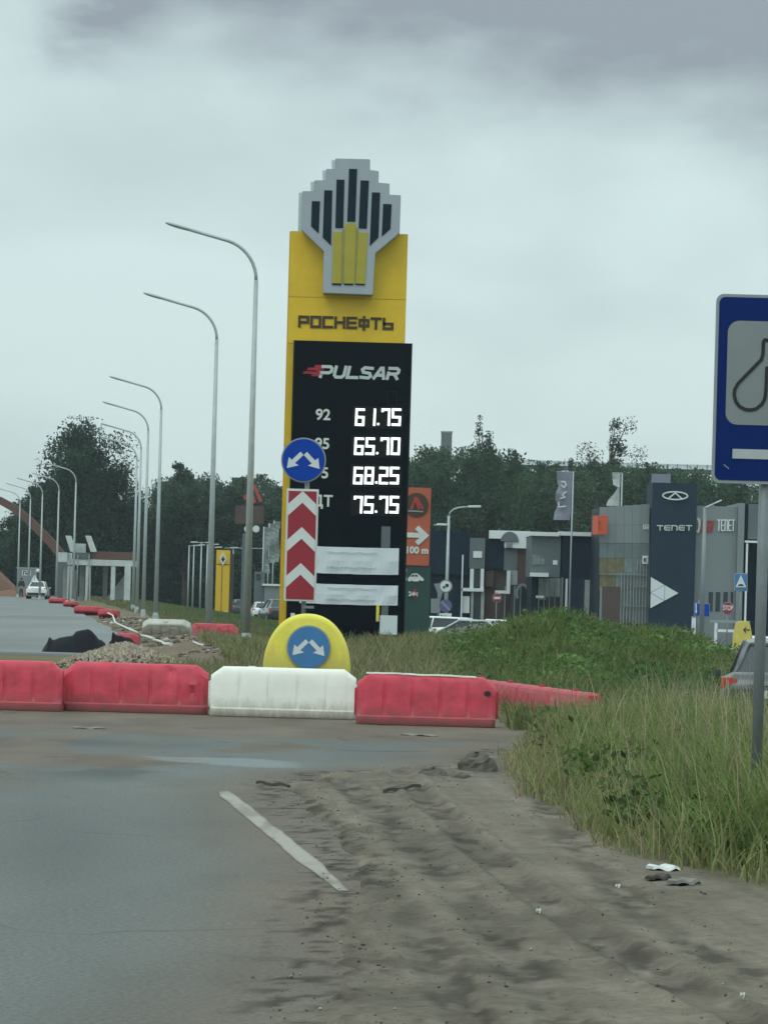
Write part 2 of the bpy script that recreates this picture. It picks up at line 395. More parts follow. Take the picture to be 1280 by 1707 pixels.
def glyph(mb, ch, x, z, w, h, t, y0, y1, shear=0.0):
    for i, (cl, pl) in enumerate(GL[ch]):
        mb.stroke([(x + a * w + b * h * shear, z + b * h) for a, b in pl], t, y0 - 0.0015 * i, y1, bool(cl))
def text_obj(txt, size, ext, m, parent, loc, name='lettering', sx=1.0, ry=0.0, align='CENTER', bold=0.0):
    cu = bpy.data.curves.new(name, 'FONT'); cu.body = txt; cu.size = size; cu.extrude = ext; cu.align_x = align; cu.align_y = 'CENTER'
    cu.offset = bold
    to = bpy.data.objects.new('tmp', cu); COL.objects.link(to)
    bpy.context.view_layer.update()
    me = bpy.data.meshes.new_from_object(to.evaluated_get(bpy.context.evaluated_depsgraph_get()))
    bpy.data.objects.remove(to); me.name = name
    me.materials.clear(); me.materials.append(m)
    o = bpy.data.objects.new(name, me); COL.objects.link(o); o.parent = parent
    o.location = loc; o.rotation_euler = (math.pi / 2, ry, 0); o.scale = (sx, 1, 1)
    return o

# ------------------------------------------------------------------ terrain
def XL(y): return -3.1 - 0.099 * (np.asarray(y, float) - 84.5)      # the line of street lamps
def H(x, y):
    x = np.asarray(x, float); y = np.asarray(y, float)
    t = sm(61, 71, y)
    e = x - XL(y)
    emb = 0.38 + 0.0006 * np.clip(y - 90, 0, 300)
    z = emb * t
    drop = sm(3.0, 16.0, e)
    z = z * (1 - drop * t) + (-0.75) * drop * sm(85, 130, y)
    # hollow behind the barriers on the right, service road level beyond it
    hol = -0.27 * sm(0.9, 1.7, x) * sm(48, 53, y) * (1 - sm(66, 76, y) * (1 - sm(6, 9, x)))
    z = z + hol
    # overgrown soil bank
    mnd = 0.70 * np.exp(-((x - 3.5) / 1.6) ** 2 - ((y - 76) / 6.5) ** 2) + 0.46 * np.exp(-((x - 6.2) / 1.9) ** 2 - ((y - 77) / 7) ** 2) \
        + 0.10 * np.exp(-((x - 0.9) / 1.2) ** 2 - ((y - 76) / 6) ** 2)
    z = z + mnd + 0.22 * (fbm(x * 0.7, y * 0.3) - 0.5) * sm(60, 66, y) * sm(1.0, 2.5, x) * (1 - sm(100, 120, y))
    # soil rucked up along the verge by the far road
    z = z + 0.30 * np.exp(-((e + 1.2) / 1.0) ** 2) * sm(69, 74, y) * (1 - sm(110, 180, y)) * fbm(x * 1.3, y * 0.35)
    z = z + 0.10 * (fbm(x * .2 + 9, y * .1) - .5) * sm(90, 120, y)
    z = z + 0.02 * sm(0.0, 1.5, x - (0.6 + 0.075 * (45 - np.clip(y, 10, 45)))) * (1 - sm(44, 50, y)) * fbm(x * 1.1, y * .5)
    return z
def Hs(x, y): return float(H(x, y))

def seg_d(x, y, pts):
    d = np.full(np.shape(x), 1e9)
    for (ax, ay), (bx, by) in zip(pts[:-1], pts[1:]):
        vx, vy = bx - ax, by - ay
        t = np.clip(((x - ax) * vx + (y - ay) * vy) / (vx * vx + vy * vy + 1e-9), 0, 1)
        d = np.minimum(d, np.hypot(x - ax - t * vx, y - ay - t * vy))
    return d
def inside(x, y, pts):
    c = np.zeros(np.shape(x), bool); n = len(pts)
    for i in range(n):
        x0, y0 = pts[i]; x1, y1 = pts[(i + 1) % n]
        if y0 == y1: continue
        k = (y0 > y) != (y1 > y)
        c ^= k & (x < (x1 - x0) * (y - y0) / (y1 - y0) + x0)
    return c
def sdf(x, y, pts):
    d = seg_d(x, y, pts + [pts[0]]); return np.where(inside(x, y, pts), d, -d)

EDGE = [(500, 1800), (530, 1700), (556, 1600), (592, 1500), (572, 1440), (520, 1360), (470, 1308), (560, 1290), (700, 1283), (790, 1272), (850, 1250)]
DIRT = [G(*p) for p in EDGE] + [G(1600, 1235), (9, 30), (9, 5), (0.5, 5), (-.3, 8)]
RUTS = [[G(*p) for p in r] for r in (
    [(660, 1285), (720, 1350), (800, 1425), (880, 1495), (1000, 1575), (1100, 1640), (1230, 1705), (1330, 1760)],
    [(480, 1320), (560, 1395), (620, 1460), (700, 1560), (760, 1660), (790, 1740)],
    [(560, 1305), (640, 1370), (730, 1460), (850, 1590), (960, 1740)],
    [(545, 1700), (552, 1600), (575, 1500)],
    [(900, 1330), (980, 1440), (1080, 1540), (1280, 1650)])]
GRASS_E = [(975, 1222), (885, 1243), (840, 1262), (868, 1310), (905, 1345), (950, 1372), (985, 1405), (1040, 1435), (1110, 1452), (1200, 1475), (1330, 1510)]
GRZ = [G(*p) for p in GRASS_E] + [(9, 17), (9, 46), G(980, 1220)]
def rut_rel(x, y):
    r = np.zeros(np.shape(x))
    amp = [0.036, 0.012, 0.012, 0.006, 0.008]
    for R_, a in zip(RUTS, amp):
        d = seg_d(x + 0.05 * (vn(x * 1.5, y * .8) - .5), y, R_)
        r += a * (-np.exp(-(d / 0.10) ** 4) + 0.6 * np.exp(-((d - 0.17) / 0.045) ** 2)) * (0.8 + 0.4 * vn(x * 1 + 5, y * .5)) * (1 + .15 * np.sin((y + .4 * x) * 21) * np.exp(-(d / .16) ** 2))
    return r
def dirt_z(x, y):
    """extra height of the loose dirt sheet over H, and the signed distance into it"""
    w = 0.30 * (fbm(x * 1.6, y * .9) - .5) + 0.10 * (vn(x * 9, y * 5) - .5)
    s = sdf(x, y, DIRT) + w
    k = sm(-0.05, 0.5, s); k1 = sm(-.08, .14, s)
    rel = 0.005 * (fbm(x * 1.2 + 3, y * 0.8, 3) - .42) + 0.006 * (fbm(x * 7, y * 3.6 + 7, 5) - .5) + .012 * (fbm(x * 17, y * 8, 3) - .5)
    wx2 = x + .15 * (vn(x * 3, y * 2) - .5); cr_ = np.abs(fbm(wx2 * 2.0 + 11, y * 1.5, 4) - .5); gate = sm(.45, .6, fbm(x * .8 + 7, y * .6 + 3, 3))
    rel = rel - 0.028 * np.exp(-(cr_ / .012) ** 2) * gate
    st2 = np.abs(fbm((x + .10 * y) * 3.2 + 4, y * .35 + 2, 3) - .5); rel = rel - .022 * np.exp(-(st2 / .02) ** 2) * (1 - gate)   # wheel scuffs along the lane
    sd_ = seg_d(x, y, RUTS[0]) * np.where(x < np.interp(-y, [-p[1] for p in RUTS[0]], [p[0] for p in RUTS[0]]), -1, 1)
    rel = rel + .006 * (fbm(sd_ * 4.5 + 20, y * .16, 4) - .5) + .010 * (fbm(sd_ * 14 + 9, y * .5, 3) - .5)
    lum = sm(.62, .78, fbm(x * 9, y * 6, 3)) * sm(.48, .60, fbm(x * 1.1 + 2, y * .7))
    rel = rel + 0.030 * lum
    edge = 0.05 * np.exp(-((s - 0.18) / .13) ** 2) * (vn(x * 7, y * 4) > .45) * vn(x * 11, y * 6)
    st = seg_d(x, y, RUTS[0]); along = .012 * (fbm(x * 7 + y * .75, y * .35, 3) - .5) * sm(.2, .8, s)
    hgt = 0.014 + k * (0.012 + .36 * (rel + along) + rut_rel(x, y)) + .6 * edge * k1
    return np.where(s < -0.08, -0.05, -0.05 * (1 - k1) + k1 * np.maximum(hgt, .008)), s

def axis(*segs):
    out = []
    for a, b, st in segs: out.append(np.arange(a, b, st))
    out.append(np.array([segs[-1][1]])); return np.concatenate(out)
gx = axis((-1600, -200, 200), (-200, -40, 10), (-40, -24, 1.0), (-24, -8, .4), (-8, -1.2, 0.22), (-1.2, 4.2, 0.035), (4.2, 14, 0.22), (14, 40, 2), (40, 200, 10), (200, 1600, 200))
gy = axis((-60, 8, 8), (8, 13, .3), (13, 50, .08), (50, 100, .25), (100, 200, 1.0), (200, 420, 4), (420, 1600, 100))
X, Y = np.meshgrid(gx, gy)
dz, ds = dirt_z(X, Y)
near = 1 - sm(50, 54, Y)
Z = H(X, Y) + np.where(Y < 56, dz * near + (-0.05) * (1 - near) * 0.0, 0)
fade = (Y >= 50)
Z = np.where(fade, H(X, Y) + dz * near, Z)
# colours of the ground: what it is made of in each place
dirt = np.stack([0.160 + 0 * X, 0.138 + 0 * X, 0.108 + 0 * X], -1)
n_a = fbm(X * .9, Y * .5)[..., None]; n_b = fbm(X * 5 + 3, Y * 3)[..., None]
sdc = seg_d(X, Y, RUTS[0]) * np.where(X < np.interp(-Y, [-p[1] for p in RUTS[0]], [p[0] for p in RUTS[0]]), -1, 1)
stk = fbm(sdc * 5 + 20, Y * .15, 4)[..., None]; stf = fbm(sdc * 16 + 9, Y * .5, 3)[..., None]
dirt = dirt * (0.72 + 0.35 * n_a + 0.25 * n_b) * (.62 + .50 * stk + .26 * stf)
dk = sm(.56, .72, fbm(X * 2.2 + 31, Y * 1.5 + 4))[..., None]; dirt = dirt * (1 - .18 * dk)
rut_dark = np.zeros_like(X)  # soil colour darkened along the ruts
for R_ in RUTS: rut_dark = np.maximum(rut_dark, np.exp(-(seg_d(X, Y, R_) / .13) ** 4))
crum = sm(.50, .60, fbm(X * 10 + 5, Y * 3.4, 4)) * np.clip(np.max([np.exp(-((seg_d(X, Y, R_) - .04) / .16) ** 2) for R_ in RUTS], 0) * sm(.42, .56, fbm(X * .9 + 1, Y * .5)) + .35 * sm(.55, .65, fbm(X * 1.4, Y * .8 + 6)), 0, 1)
dirt = dirt * (1 - .42 * crum[..., None])
dirt = dirt * (1 - 0.30 * (rut_dark * sm(.35, .55, fbm(X * 5, Y * 1.5, 4)))[..., None])
gcol = np.stack([0.060 + 0 * X, 0.078 + 0 * X, 0.028 + 0 * X], -1) * (0.6 + .8 * n_a)
dry = np.stack([0.13 + 0 * X, 0.115 + 0 * X, 0.065 + 0 * X], -1) * (0.7 + .6 * n_a)
e_ = X - XL(Y)
gs = sdf(X, Y, GRZ) + .25 * (fbm(X * 3, Y * 1.5) - .5)
c = dirt.copy()
g1 = sm(-.1, .5, gs)[..., None]; c = c * (1 - g1) + (dry * .5 + gcol * .5) * g1
b1 = (sm(53, 57, Y))[..., None]; c = c * (1 - b1) + dry * b1
soilv = (np.exp(-((e_ + .8) / 2.2) ** 4) * sm(66, 70, Y) * (1 - sm(170, 230, Y)))[..., None]; soilc = np.array([.165, .130, .095]) * (.55 + .9 * fbm(X * 1.5, Y * .6)[..., None])
c = c * (1 - soilv) + soilc * soilv
verge = (sm(3.2, 5.0, e_ + 1.8 + 2.5 * (fbm(X * .5, Y * .2) - .5)) * sm(74, 84, Y))[..., None]; c = c * (1 - verge) + gcol * verge
rt = (sm(.6, 1.5, X) * sm(56, 60, Y))[..., None]; c = c * (1 - rt) + gcol * rt
lot = (sm(88, 92, Y) * sm(1.0, 2.0, X))[..., None]; c = c * (1 - lot) + np.array([.16, .17, .17]) * lot
farz = (sm(330, 345, Y) * (X < -17))[..., None]; c = c * (1 - farz) + np.array([.20, .15, .11]) * farz
ny, nx = X.shape
V = np.stack([X.ravel(), Y.ravel(), Z.ravel()], 1)
ii = (np.arange(ny - 1)[:, None] * nx + np.arange(nx - 1)[None, :]).ravel()
Fq = np.stack([ii, ii + 1, ii + nx + 1, ii + nx], 1)
M_ground = mat('earth_ground', rough=0.95, attr='col', var=0.22, vscale=14, bump=0.35, bscale=30, spec=0.1)
def add_pits(m, sc_, amt, thr0, thr1, dk_):
    """dark crumbs and pale grit of a loose surface"""
    t = m.node_tree; b = t.nodes['Principled BSDF']; ln = b.inputs['Base Color'].links[0].from_socket
    v = t.nodes.new('ShaderNodeTexNoise'); v.inputs['Scale'].default_value = sc_; v.inputs['Detail'].default_value = 3; v.inputs['Roughness'].default_value = .8
    co = t.nodes.new('ShaderNodeTexCoord'); t.links.new(co.outputs['Object'], v.inputs[0])
    r = t.nodes.new('ShaderNodeMapRange'); r.inputs[1].default_value = thr0; r.inputs[2].default_value = thr1; r.inputs[3].default_value = 0; r.inputs[4].default_value = amt
    t.links.new(v.outputs[0], r.inputs[0])
    mi = t.nodes.new('ShaderNodeMix'); mi.data_type = 'RGBA'; t.links.new(r.outputs[0], mi.inputs[0]); t.links.new(ln, mi.inputs[6]); mi.inputs[7].default_value = (*dk_, 1)
    t.links.new(mi.outputs[2], b.inputs['Base Color'])
def add_cracks(m):
    t = m.node_tree; b = t.nodes['Principled BSDF']; ln = b.inputs['Base Color'].links[0].from_socket
    co = t.nodes.new('ShaderNodeTexCoord'); n = t.nodes.new('ShaderNodeTexNoise'); n.inputs['Scale'].default_value = 1.3; n.inputs['Detail'].default_value = 6
    mv = t.nodes.new('ShaderNodeMix'); mv.data_type = 'VECTOR'; mv.inputs[0].default_value = .35
    t.links.new(co.outputs['Object'], n.inputs[0]); t.links.new(co.outputs['Object'], mv.inputs[4]); t.links.new(n.outputs['Color'], mv.inputs[5])
    v = t.nodes.new('ShaderNodeTexVoronoi'); v.feature = 'DISTANCE_TO_EDGE'; v.inputs['Scale'].default_value = .75; t.links.new(mv.outputs[1], v.inputs[0])
    r = t.nodes.new('ShaderNodeMapRange'); r.inputs[1].default_value = .004; r.inputs[2].default_value = .016; r.inputs[3].default_value = 1; r.inputs[4].default_value = 0
    t.links.new(v.outputs[0], r.inputs[0])
    g = t.nodes.new('ShaderNodeTexNoise'); g.inputs['Scale'].default_value = .35; t.links.new(co.outputs['Object'], g.inputs[0])
    r2 = t.nodes.new('ShaderNodeMapRange'); r2.inputs[1].default_value = .50; r2.inputs[2].default_value = .62; r2.inputs[3].default_value = 0; r2.inputs[4].default_value = .35
    t.links.new(g.outputs[0], r2.inputs[0]); mm = t.nodes.new('ShaderNodeMath'); mm.operation = 'MULTIPLY'; t.links.new(r.outputs[0], mm.inputs[0]); t.links.new(r2.outputs[0], mm.inputs[1])
    mi = t.nodes.new('ShaderNodeMix'); mi.data_type = 'RGBA'; t.links.new(mm.outputs[0], mi.inputs[0]); t.links.new(ln, mi.inputs[6]); mi.inputs[7].default_value = (.045, .045, .043, 1)
    t.links.new(mi.outputs[2], b.inputs['Base Color'])
add_pits(M_ground, 11, .55, .60, .70, (.05, .047, .04))
g = np_obj('ground', V, Fq, M_ground, c.reshape(-1, 3), smooth=True); tag(g, kind='structure')

# ---- carriageway near the camera: asphalt with trodden-in dust
rx = axis((-14, -6, .5), (-6, 3.2, .06), (3.2, 4.2, .2)); ry = axis((6, 13, .5), (13, 51, .10), (51, 62, .5))
X, Y = np.meshgrid(rx, ry)
Zr = 0.0 + 0 * X
_, ds = dirt_z(X, Y)
dust = sm(-1.5, -0.15, ds + .35 * (fbm(X * 1.3, Y * .35) - .5)) * .8
lc = X + 0.105 * (Y - 20)                      # distance across the lane, following the road
dust = np.maximum(dust, .95 * sm(-1.35, -0.3, lc + .5 * (fbm(X * .8, Y * .22 + 3) - .5)) * (1 - sm(21, 25.5, Y)))
mid = sm(27, 24, Y)
dust = np.maximum(dust, sm(42.0, 44.8, Y + 3.0 * (fbm(X * .5, Y * .3 + 8) - .5)) * .9)
dust = np.maximum(dust, .85 * sm(.50, .62, fbm(X * .8 + 4, Y * .35 + 2, 5)) * sm(30, 35, Y))
dust = np.maximum(dust, 0.2 * sm(.56, .70, fbm(X * 1.1 + 14, Y * .12 + 2, 4)))
asp = np.stack([0.150 + 0 * X, 0.161 + 0 * X, 0.155 + 0 * X], -1)
a1 = fbm(X * .7 + 8, Y * .2)[..., None]
asp = asp * (0.78 + .44 * a1)
wheel = np.exp(-((lc + 3.4) / .5) ** 2) + np.exp(-((lc + 1.7) / .4) ** 2)
asp = asp * (1 - .10 * (wheel * (Y < 36))[..., None])
# pale lens: puddle's sheen painted as colour, dark oil patch beside it
px_, py_ = G(365, 1272); lens = np.exp(-((X - px_) / .95) ** 4 - ((Y - (py_ + .3) + .35 * (X - px_)) / (.45 + .45 * np.clip(X - px_ + .9, 0, 1.2))) ** 4)
lens = sm(.30, .75, lens * .9 + .5 * (fbm(X * 2, Y * 1.2) - .5))
px2, py2 = G(200, 1288); oil = np.exp(-((X - px2) / .75) ** 2 - ((Y - py2) / 1.5) ** 2) * sm(.3, .6, fbm(X * 2 + 5, Y * .8))
px3, py3 = G(50, 1236); oil2 = np.exp(-((X - px3) / 1.6) ** 2 - ((Y - py3) / 1.1) ** 2)
asp = asp * (1 - .35 * oil[..., None]) * (1 - .35 * oil2[..., None])
asp = asp * (1 - lens[..., None]) + np.array([.215, .238, .238]) * lens[..., None]
seam = np.exp(-((Y - 41.2 - .25 * X - .5 * (vn(X * 1.1, Y * 0) - .5)) / .09) ** 2) * sm(-1, .3, X)
asp = asp * (1 - .55 * seam[..., None])
dcol = np.stack([0.158 + 0 * X, 0.128 + 0 * X, 0.100 + 0 * X], -1) * (0.70 + .6 * fbm(X * 1.6 + 2, Y * .6)[..., None])
dust = np.clip(dust * (1 - .8 * lens), 0, 1)[..., None]
rc = asp * (1 - dust) + dcol * dust
# black crumbs of tar along the broken edge and in front of the barriers
crumb = sm(.56, .66, fbm(X * 11 + 3, Y * 6, 3)) * (np.exp(-((ds + .12) / .22) ** 2) + .8 * sm(.58, .7, fbm(X * .9 + 3, Y * .4 + 5)) * sm(44, 46, Y))
rc = rc * (1 - .65 * np.clip(crumb, 0, 1)[..., None])
ny, nx = X.shape
V = np.stack([X.ravel(), Y.ravel(), (Zr + .003 * fbm(X, Y * .5)).ravel()], 1)
ii = (np.arange(ny - 1)[:, None] * nx + np.arange(nx - 1)[None, :]).ravel()
M_road = mat('dusty_asphalt', rough=0.85, attr='col', var=0.34, vscale=30, bump=0.8, bscale=60, spec=0.12)
add_cracks(M_road)
rf = np.stack([ii, ii + 1, ii + nx + 1, ii + nx], 1); rf = rf[(ds.ravel()[rf] < .30).any(1)]
r = np_obj('road', V, rf, M_road, rc.reshape(-1, 3), smooth=True); tag(r, kind='structure')

# ---- worn white lane line: a thin ragged film on the asphalt
def lane_line():
    a = np.array(G(371, 1320)); b = np.array(G(574, 1487)); n = 150; m_ = 6; vs = []; col = []
    d = (b - a) / np.linalg.norm(b - a); nrm = np.array([-d[1], d[0]]); paint = np.array((.33, .315, .27)); dirt_ = np.array((.165, .148, .125))
    for i in range(n + 1):
        t = i / n; p = a + (b - a) * t
        hw = .072 * (0.75 + .25 * min(1, t * 12)) * (0.45 + .55 * min(1, (1 - t) * 5))
        l = hw * (.75 + .50 * float(fbm(t * 14, 3.3, 4))); r_ = hw * (.75 + .50 * float(fbm(t * 13, 8.1, 4)))
        for k in range(m_ + 1):
            f = k / m_; q = p + nrm * (l * (1 - f) - r_ * f); vs.append((q[0], q[1], .0052))
            w = float(sm(.46, .70, fbm(q[0] * 6 + 3, q[1] * .9, 5))) * .55 + .9 * max(0, t - .72) / .28 * float(vn(q[0] * 12, q[1] * 4)) + .5 * (abs(f - .5) > .45)
            w = min(1, w + .5 * max(0, .08 - t) / .08); col.append(paint * (1 - w) + dirt_ * w)
    fs = [(i * (m_ + 1) + k, i * (m_ + 1) + k + 1, (i + 1) * (m_ + 1) + k + 1, (i + 1) * (m_ + 1) + k) for i in range(n) for k in range(m_)]
    o = np_obj('lane_line', vs, fs, mat('worn_line_paint', rough=.8, attr='col', var=.10, vscale=30, spec=.1), np.array(col)); tag(o, kind='structure')
lane_line()

# ---- road beyond the barriers, its raised asphalt edge toward us
ry = axis((71.5, 160, 1.0), (160, 335, 5)); vs = []; cs = []; fs = []; K = 24
for j, y in enumerate(ry):
    for i in range(K + 1):
        x1 = float(XL(y)) - 2.6 + .25 * (float(vn(y * .4, 1)) - .5); x0 = x1 - 13.5
        x = x0 + (x1 - x0) * i / K
        vs.append((x, y, 0.38 + 0.0006 * max(0, y - 90) + .05))
        k = .75 + .5 * float(fbm(x * .35, y * .07)) 
        if float(vn(x * .15 + 3, y * .09)) > .72: k *= .88
        cs.append((.158 * k, .168 * k, .165 * k))
n0 = len(ry)
for j in range(n0 - 1):
    for i in range(K): a = j * (K + 1) + i; fs.append((a, a + 1, a + K + 2, a + K + 1))
base = len(vs)
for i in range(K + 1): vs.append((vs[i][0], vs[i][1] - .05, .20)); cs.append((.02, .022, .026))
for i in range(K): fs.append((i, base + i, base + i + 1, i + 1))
o = np_obj('far_road', vs, fs, mat('pale_asphalt', rough=.7, attr='col', var=.08, vscale=1.5, bump=.2, bscale=20, spec=.35), np.array(cs)); tag(o, kind='structure')
bx = MB(); x0, y0 = G(10, 1094, .33); bx.box((x0 - .6, 70.0, .34), (1.6, .25, .05), rz=.02)
tag(bx.build('kerb_strip', M_strip), kind='structure')

# ---- service road and forecourt on the right
vs = []; fs = []
for j, y in enumerate(np.arange(30, 120, 3.0)):
    for x in (5.0, 8.6): vs.append((x + (y - 50) * .03, y, max(Hs(5.0 + (y - 50) * .03, y), Hs(8.6 + (y - 50) * .03, y)) + .03))
for j in range(len(vs) // 2 - 1): fs.append((2 * j, 2 * j + 1, 2 * j + 3, 2 * j + 2))
o = np_obj('service_road', vs, fs, M_road, np.full((len(vs), 3), .17)); tag(o, kind='structure')

# ------------------------------------------------------------------ vegetation
def blades(name, P, h, w, lean, col, curve=.5, zbase=None, parent=None, kind='stuff'):
    """P (n,2) foot points; tapered, bent blades"""
    n = len(P); z0 = H(P[:, 0], P[:, 1]) if zbase is None else zbase
    an = RS.rand(n) * 2 * np.pi; wx_ = np.cos(an) * w / 2; wy_ = np.sin(an) * w / 2
    la = RS.rand(n) * 2 * np.pi; lx = np.cos(la) * lean * h; ly = np.sin(la) * lean * h
    V = np.zeros((n, 7, 3), np.float32)
    for k, (t, ww) in enumerate(((0, 1), (.4, .9), (.75, .6))):
        cx = P[:, 0] + lx * t ** 2; cy = P[:, 1] + ly * t ** 2; cz = z0 + h * t * (1 - .15 * lean * t)
        V[:, 2 * k, 0] = cx - wx_ * ww; V[:, 2 * k, 1] = cy - wy_ * ww; V[:, 2 * k, 2] = cz - (.03 if k == 0 else 0)
        V[:, 2 * k + 1, 0] = cx + wx_ * ww; V[:, 2 * k + 1, 1] = cy + wy_ * ww; V[:, 2 * k + 1, 2] = cz - (.03 if k == 0 else 0)
    V[:, 6, 0] = P[:, 0] + lx; V[:, 6, 1] = P[:, 1] + ly; V[:, 6, 2] = z0 + h * (1 - .3 * lean)
    T = np.array([(0, 1, 3), (0, 3, 2), (2, 3, 5), (2, 5, 4), (4, 5, 6)])
    Fc = (np.arange(n)[:, None, None] * 7 + T[None]).reshape(-1, 3)
    C = np.repeat(col[:, None, :], 7, 1).copy()
    return V.reshape(-1, 3), Fc, C.reshape(-1, 3)
def merge(parts):
    V = []; Fc = []; C = []; n = 0
    for v, f, c_ in parts: V.append(v); Fc.append(f + n); C.append(c_); n += len(v)
    return np.concatenate(V), np.concatenate(Fc), np.concatenate(C)
def gmix(n, green, dryc, f, spread=.25):
    t = np.clip(f + RS.randn(n) * .22, 0, 1)[:, None]
    c_ = np.array(green) * (1 - t) + np.array(dryc) * t
    return c_ * (1 + spread * RS.randn(n, 1)).clip(.45, 1.7) * (1 + .06 * RS.randn(n, 3))
GREEN = (.175, .245, .072); DARKG = (.030, .075, .022); DRY = (.33, .29, .165); OLIVE = (.15, .165, .06)
def leafcloud(P, size, col, tilt=1.0):
    """P (n,3) centres -> randomly turned leaf quads"""
    n = len(P); a = RS.randn(n, 3); a /= np.linalg.norm(a, axis=1)[:, None]
    b = RS.randn(n, 3); b -= (b * a).sum(1)[:, None] * a; b /= np.linalg.norm(b, axis=1)[:, None]
    s = (size * (.6 + .8 * RS.rand(n)))[:, None] if np.isscalar(size) else size[:, None]
    V = np.stack([P - a * s * .5, P - b * s * .28, P + a * s * .5, P + b * s * .28], 1)
    Fc = np.arange(n)[:, None] * 4 + np.array([[0, 1, 2, 3]])
    return V.reshape(-1, 3), Fc, np.repeat(col[:, None, :], 4, 1).reshape(-1, 3)

# tall grass of the right verge
def near_car(P): return (P[:, 0] > 4.5) & (P[:, 1] > 46.5) & (P[:, 1] < 56)
n = 230000
P = np.stack([RS.uniform(-.5, 7.6, n), RS.uniform(18, 58, n)], 1)
s = sdf(P[:, 0], P[:, 1], GRZ) + .5 * (fbm(P[:, 0] * 2.2, P[:, 1] * 1.1) - .5)
cl = vn(P[:, 0] * 3.2, P[:, 1] * 2.4)
keep = (s > 0) & (RS.rand(n) < np.clip(.30 + s * .9, 0, 1) * (.35 + .9 * cl)) & (P[:, 1] < 47.5) & ~near_car(P)
P1 = P[keep]; s1 = s[keep]; k = len(P1)
hh = np.clip(.14 + .50 * s1, .12, .60) * (.50 + .75 * RS.rand(k)) * (.55 + .9 * vn(P1[:, 0] * 1.5 + 7, P1[:, 1] * .8))
hh = hh + .30 * np.exp(-((P1[:, 0] - 2.9) / .8) ** 2 - ((P1[:, 1] - 25) / 2.2) ** 2) * RS.rand(k)
dryf = np.clip(.66 - .85 * s1 + .55 * (fbm(P1[:, 0] * .9, P1[:, 1] * .35 + 4) - .5) + .35 * sm(30, 42, P1[:, 1]) * (P1[:, 0] < 3), .1, .9)
parts = [blades('', P1, hh, .010 + .008 * RS.rand(k), .25 + .5 * RS.rand(k), gmix(k, GREEN, DRY, dryf))]
# seed stalks
ks = RS.rand(k) < .07; P2 = P1[ks]; q = len(P2)
parts.append(blades('', P2, hh[ks] * 1.35 + .10, np.full(q, .009), .12 + .25 * RS.rand(q), gmix(q, OLIVE, (.42, .36, .24), np.full(q, .8))))
V_, F_, C_ = merge(parts)
tag(np_obj('tall_grass', V_, F_, M_grassm, C_), 'tall green grass with dry stalks along the right verge', 'grass', kind='stuff')
# broad-leaved weeds in the verge
ks = (RS.rand(k) < .006) & (s1 > .35); P2 = P1[ks]; lv = []
for p in P2:
    m_ = 46; hh_ = RS.uniform(.25, .55); z = Hs(p[0], p[1])
    a = RS.rand(m_, 3); lv.append(np.stack([p[0] + (a[:, 0] - .5) * .30, p[1] + (a[:, 1] - .5) * .35, z + a[:, 2] * hh_], 1))
lv = np.concatenate(lv); V_, F_, C_ = leafcloud(lv, .075, gmix(len(lv), (.065, .12, .032), OLIVE, np.full(len(lv), .25)))
tag(np_obj('verge_weeds', V_, F_, M_leaf, C_), 'broad-leaved weeds growing through the tall verge grass', 'weeds', kind='stuff')

# grass clump behind the end of the barrier row, dry grass before the price tower
n = 118000
P = np.stack([RS.uniform(-4.6, 8.5, n), RS.uniform(48.2, 92, n)], 1)
e1 = P[:, 0] - XL(P[:, 1])
ok = (P[:, 1] > 53.2) | ((P[:, 0] > 1.75) & (P[:, 1] > 48.0 + .9 * vn(P[:, 0] * 3, 0 * P[:, 0])))
ok &= ~near_car(P) & (P[:, 0] < 4.9 + (P[:, 1] > 60) * 5)
ok &= (P[:, 0] > -4.3 + 1.8 * (fbm(P[:, 0], P[:, 1] * .4) - .5)) 
ok &= (e1 > -1.0 + 1.8 * (fbm(P[:, 0] * .7, P[:, 1] * .3) - .5)) | (P[:, 1] < 68)
ok &= RS.rand(n) < .4 + .8 * vn(P[:, 0] * 2.1, P[:, 1] * 1.3)
P = P[ok]; k = len(P)
mound = np.exp(-((P[:, 0] - 4.2) / 2.4) ** 2 - ((P[:, 1] - 76) / 9) ** 2)
dryf = np.clip(.70 - .8 * mound - .35 * sm(1.0, 2.4, P[:, 0]) + .4 * (fbm(P[:, 0] * .8, P[:, 1] * .3) - .5), .05, .95)
dryf = np.where((P[:, 0] > 1.2) & (P[:, 1] < 53), .35, dryf)
hh = (.30 + .28 * vn(P[:, 0] * 1.1, P[:, 1] * .6)) * (.5 + .75 * RS.rand(k)) * np.where((P[:, 1] < 54) & (P[:, 0] > 1.2), .95, 1.05)
hh *= 1 - .40 * (P[:, 0] < -1.9) * (P[:, 1] > 60)
V_, F_, C_ = merge([blades('', P, hh, .021 + .015 * RS.rand(k), .2 + .5 * RS.rand(k), gmix(k, (.135, .185, .060), (.30, .27, .16), dryf))])
tag(np_obj('dry_grass', V_, F_, M_grassm, C_), 'half-dry tall grass between the barriers and the price tower', 'grass', kind='stuff')

